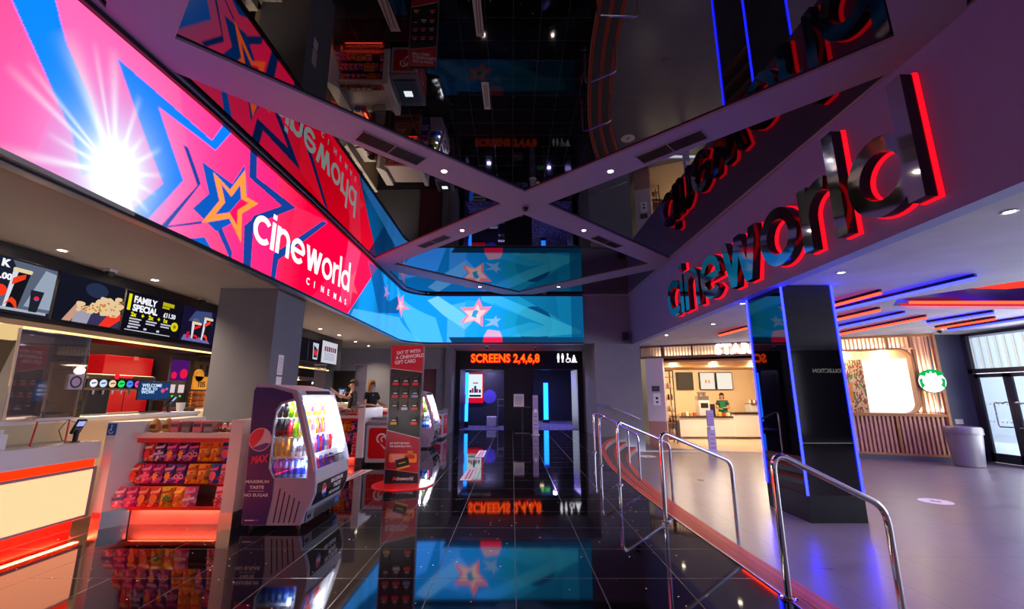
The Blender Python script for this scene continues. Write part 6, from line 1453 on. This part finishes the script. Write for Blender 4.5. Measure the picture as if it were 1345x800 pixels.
onb([(TA,.24),(TB,.18),(TB,.68),(TA,.80)], M_trd, 'lower_panel'); onb([(TA,.80),(TB,.68),(TB,.69),(TA,.81)], mat('pale_line', '#d8b0bc', .4), 'lower_line', 2); onb([(TA,.235),(TB,.175),(TB,.18),(TA,.24)], mat('pale_line', '#d8b0bc', .4), 'foot_line', 2)
M_tw = mat('totem_white', '#f4ecf0', .4)
for i, s_ in enumerate(('SAY IT WITH','A CINEWORLD','GIFT CARD')): text(s_, .078, M_tw, (TA+.085-.012*i, ty-.006, 1.975-.078*i), (1,0,.10), (-.10,0,1), t, bold=.0016, sx=.85)
for i, s_ in enumerate(("SAY HAPPY BIRTHDAY","THE CINEWORLD WAY...")): text(s_, .036, M_tw, (TA+.05, ty-.006, .60-.045*i), (1,0,0), (0,0,1), t, bold=.0004, sx=.85)
text('THE HOME OF', .02, M_tw, (TA+.17, ty-.006, .145), (1,0,0), (0,0,1), t, sx=.9) if 0 else None
text('cineworld', .075, M_tw, (TA+.17, ty-.006, .075), (1,0,0), (0,0,1), t, bold=.0008, sx=.88)
onb([(TA+.12,.07),(TA+.16,.085),(TA+.16,.12),(TA+.13,.115)], mat('logo_red2', '#e01838', .4), 'star_mark', 3)
# pictured gift cards
onb(rrect(TA+.05,.33,TB-.03,.46,.03), mat('card_orange', '#f08a1c', .4), 'pictured_card', 3)
onb(rrect(TA+.33,.44,TA+.41,.50,.01), mat('card_orange', '#f08a1c', .4), 'pictured_tab', 3)
onb([(TA+.09,.345),(TA+.28,.36),(TA+.28,.445),(TA+.09,.44)], mat('card_pink', '#e88a98', .4), 'pictured_note', 4)
onb([(TA+.29,.385),(TB-.06,.385),(TB-.06,.435),(TA+.29,.435)], mat('card_red', '#d01830', .4), 'pictured_tag', 4)
b = MB(); b.M = Matrix.Translation((TA+.26, 0, .33)) @ Matrix.Rotation(R(-14), 4, 'Y'); b.box(-.1, ty-.012, -.06, .1, ty-.001, .06); b.build('pictured_card', M_black, t)
b = MB(); b.M = Matrix.Translation((TA+.26, 0, .33)) @ Matrix.Rotation(R(-14), 4, 'Y'); b.box(-.1, ty-.0125, -.085, .1, ty-.001, -.06); b.box(-.06,ty-.013,-.01,.05,ty-.001,.005); b.build('pictured_band', mat('card_orange2', '#f0a030', .4), t)
# hanging gift cards
cc_ = [['#e02040','#e02040','#e02040'],['#e02040','#e82850','#9098d8'],['#301018','#d8c8e0','#f04028'],['#f0b020',None,'#f04830']]
cn = {'#e02040':'red','#e82850':'bright red','#9098d8':'pale blue','#301018':'dark','#d8c8e0':'white','#f04028':'orange red','#f0b020':'yellow','#f04830':'orange'}
for r_ in range(4):
    for k_ in range(3):
        c = cc_[r_][k_]
        if c is None: continue
        x = TA+.10+.155*k_; z = 1.545-.19*r_+(-.03 if r_ == 3 else 0)
        g = thing('gift_card', '%s striped black gift card hanging in %s of the stand, %s' % (cn[c], ['the top row','the second row','the third row','the lowest row'][r_], ['left','middle','right'][k_]), 'gift card', (x, ty-.02, z), 0, 'gift cards hanging on the stand')
        b = MB(); b.box(x-.05, ty-.03, z-.06, x+.05, ty-.018, z+.06); b.build('card', M_black, g)
        b = MB(); b.box(x-.05, ty-.032, z-.055, x+.05, ty-.03, z-.015); b.build('colour_band', mat('gc_'+c, c, .4), g)
        b = MB(); b.box(x-.03, ty-.032, z+.005, x+.03, ty-.03, z+.018); b.build('print', M_tw, g)
        b = MB(); b.cyl((x,ty,z+.055),(x,ty-.035,z+.055),.004,n=6); b.build('hook', M_steel, g)

# ================================================================== PEOPLE
def skinned(name, verts, edges, radii, m, parent, sub=2, root=0):
    me = bpy.data.meshes.new(name); me.from_pydata(verts, edges, []); o = bpy.data.objects.new(name, me); COL.objects.link(o)
    sk = o.modifiers.new('s', 'SKIN'); sb = o.modifiers.new('d', 'SUBSURF'); sb.levels = sb.render_levels = sub
    for i, v in enumerate(me.skin_vertices[0].data): v.radius = (radii[i], radii[i]) if not isinstance(radii[i], tuple) else radii[i]; v.use_root = (i == root)
    bpy.context.view_layer.update()
    nm_ = bpy.data.meshes.new_from_object(o.evaluated_get(bpy.context.evaluated_depsgraph_get()))
    bpy.data.objects.remove(o); nm_.name = name; nm_.materials.clear(); nm_.materials.append(m)
    nm_.polygons.foreach_set('use_smooth', [True]*len(nm_.polygons))
    p = bpy.data.objects.new(name, nm_); COL.objects.link(p); p.parent = parent; return p
def person(x, y, z0, rz, label, top, hair, armL, armR, mask=True, apron=None, h=1.66, hairlen=.12, headturn=0, skin=None):
    "local frame: faces -Y; arm = (elbow, wrist)"
    t = thing('person', label, 'person', (x, y, z0), rz); s = h/1.7
    V = lambda *a: Vector(a)*s
    vs, es, rs = [], [], []
    def a(p, r, par=None):
        vs.append(tuple(Vector(p)*s)); rs.append(tuple(q*s for q in r) if isinstance(r, tuple) else r*s)
        if par is not None: es.append((par, len(vs)-1))
        return len(vs)-1
    pel = a((0,0,.93), (.15,.11)); wst = a((0,0,1.10), (.125,.095), pel); ch = a((0,0,1.30), (.15,.105), wst); nb = a((0,.01,1.43), (.07,.065), ch); nk = a((0,.0,1.49), .05, nb)
    hd = a((0,-.015,1.56), (.068,.08), nk); ht = a((0,-.01,1.645), (.072,.085), hd)
    for sd, arm in ((-1, armL), (1, armR)):
        sh_ = a((sd*.17,.0,1.39), .052, ch); el = a(arm[0], .038, sh_); wr = a(arm[1], .026, el)
        d = (Vector(arm[1])-Vector(arm[0])).normalized(); pm = a(tuple(Vector(arm[1])+d*.06), .028, wr)
        side = d.cross(Vector((0,0,1))); side = side.normalized() if side.length > .1 else Vector((1,0,0))
        for q, ln in ((-1.5,.06),(-.5,.075),(.5,.072),(1.5,.055)):
            f1 = a(tuple(Vector(arm[1])+d*.09+side*.014*q), .0085, pm); a(tuple(Vector(arm[1])+d*(.09+ln*.6)+side*.015*q+Vector((0,0,-.008))), .0075, f1)
        th_ = a(tuple(Vector(arm[1])+d*.05+side*.035), .0095, wr); a(tuple(Vector(arm[1])+d*.085+side*.045), .0085, th_)
    for sd in (-1, 1):
        hp = a((sd*.09,0,.88), .085, pel); kn = a((sd*.10,-.01,.49), .056, hp); an = a((sd*.10,.01,.09), .036, kn); a((sd*.10,-.14,.04), .034, an)
    skinned('body', vs, es, rs, skin or M_skin, t)
    # clothes
    bvs = [vs[0], vs[1], vs[2], tuple(V(0,.01,1.42))]; brs = [(.165*s,.125*s),(.14*s,.112*s),(.168*s,.122*s),(.085*s,.08*s)]; bes = [(0,1),(1,2),(2,3)]
    for sd, arm in ((-1, armL), (1, armR)):
        i0 = len(bvs); bvs.append(tuple(V(sd*.17,0,1.39))); brs.append(.066*s); bes.append((2,i0)); mid = (Vector((sd*.17,0,1.39))*.35+Vector(arm[0])*.65)*s; bvs.append(tuple(mid)); brs.append(.056*s); bes.append((i0,i0+1))
    skinned('shirt', bvs, bes, brs, mat('cloth_'+top, top, .8), t)
    tv = [tuple(V(0,0,.92))]; tr_ = [(.165*s,.125*s)]; te = []
    for sd in (-1, 1):
        i0 = len(tv); tv += [tuple(V(sd*.09,0,.86)), tuple(V(sd*.10,-.01,.49)), tuple(V(sd*.10,.01,.12))]; tr_ += [.098*s,.07*s,.058*s]; te += [(0,i0),(i0,i0+1),(i0+1,i0+2)]
    skinned('trousers', tv, te, tr_, mat('trouser_black', '#121218', .8), t)
    for sd in (-1, 1): b = MB(); b.M = Matrix.Translation(t.location); b.lathe([(.045,.001),(.05,.03),(.045,.07),(.035,.09)], (sd*.10*s,-.05*s,0), 14, sx=1, sy=2.4); b.build('shoe', M_black, t, smooth=True)
    # hair, face
    b = MB(); b.M = Matrix.Translation(t.location)
    n = 14; vsx = []; HH = Vector((0,.012,1.635))*s
    rings = 9; full = []
    for i in range(rings):
        th_ = PI*.02+PI*.60*i/(rings-1); zz = math.cos(th_)*.112*s; rr = math.sin(th_)
        for j in range(n):
            an = 2*PI*j/n; yy = math.sin(an)*rr*.108*s; xx = math.cos(an)*rr*.092*s
            z_ = HH.z+zz
            if math.sin(an) < -.35: z_ = max(z_, HH.z+.045*s)           # leave the face free
            elif i >= rings-2: z_ -= hairlen*s*(i-rings+3)*.5
            vsx.append((HH.x+xx, HH.y+yy+(.01*s if math.sin(an) > -.35 else 0), z_))
    fs = [(i*n+j, i*n+(j+1) % n, (i+1)*n+(j+1) % n, (i+1)*n+j) for i in range(rings-1) for j in range(n)]+[tuple(reversed(range(n)))]
    b.add(vsx, fs); b.build('hair', mat('hair_'+hair, hair, .7), t, smooth=True)
    M_eye = mat('eye_dark', '#181010', .3); M_lip = mat('lip', '#9a4a44', .5)
    for sd in (-1, 1): b = MB(); b.M = Matrix.Translation(t.location); b.ball(tuple(Vector((sd*.03,-.098,1.60))*s), .011*s, 6); b.build('eye', M_eye, t, smooth=True); b = MB(); b.M = Matrix.Translation(t.location); b.ball(tuple(Vector((sd*.076,-.01,1.585))*s), .02*s, 6); b.build('ear', skin or M_skin, t, smooth=True)
    if mask:
        b = MB(); b.M = Matrix.Translation(t.location); b.ball(tuple(Vector((0,-.062,1.545))*s), .056*s, 8, sz=.85); b.build('face_mask', mat('mask_'+mask, mask, .8), t, smooth=True)
    else:
        b = MB(); b.M = Matrix.Translation(t.location); b.ball(tuple(Vector((0,-.108,1.57))*s), .014*s, 6, sz=1.4); b.build('nose', skin or M_skin, t, smooth=True); b = MB(); b.M = Matrix.Translation(t.location); b.ball(tuple(Vector((0,-.092,1.53))*s), .018*s, 6, sz=.4); b.build('mouth', M_lip, t, smooth=True)
    if apron:
        b = MB(); b.M = Matrix.Translation(t.location)
        pr = [(-.07,1.38),(.07,1.38),(.10,1.18),(.17,1.08),(.175,.62),(-.175,.62),(-.17,1.08),(-.10,1.18)]
        b.prism([(px_*s, pz*s) for px_, pz in pr], 'y', -.155*s, -.145*s); b.build('apron', mat('apron_'+apron, apron, .8), t)
    return t
person(-3.93, 10.8, 0, R(-55), 'person in black t-shirt with brown hair reaching both arms forward over the counter', '#101014', '#5a3424', ((-.24,-.22,1.30),(-.16,-.42,1.45)), ((.24,-.20,1.28),(.14,-.42,1.38)), mask=None, skin=M_skin2, hairlen=.04, h=1.68)
person(-3.50, 10.9, 0, R(60), 'person in black t-shirt with tousled blonde hair and face mask behind the counter', '#101014', '#c08a50', ((-.25,-.05,1.14),(-.2,-.28,1.12)), ((.25,-.05,1.14),(.18,-.28,1.12)), mask='#a8b4c8', skin=M_skin2, hairlen=.16, h=1.66)
person(-5.9, 11.6, 0, R(-20), 'person in black with a black face mask half hidden behind the grey column', '#0c0c10', '#1c1410', ((-.25,0,1.12),(-.2,-.22,1.1)), ((.25,0,1.12),(.2,-.22,1.1)), mask='#0a0a0e', h=1.80)
person(9.15, 19.1, LO, R(-25), 'person in a green apron with tied up dark hair behind the coffee counter', '#2c4a38', '#3c2418', ((-.25,-.06,1.14),(-.10,-.24,1.10)), ((.25,-.06,1.14),(.08,-.25,1.14)), mask=None, apron='#0c7a48', h=1.80)
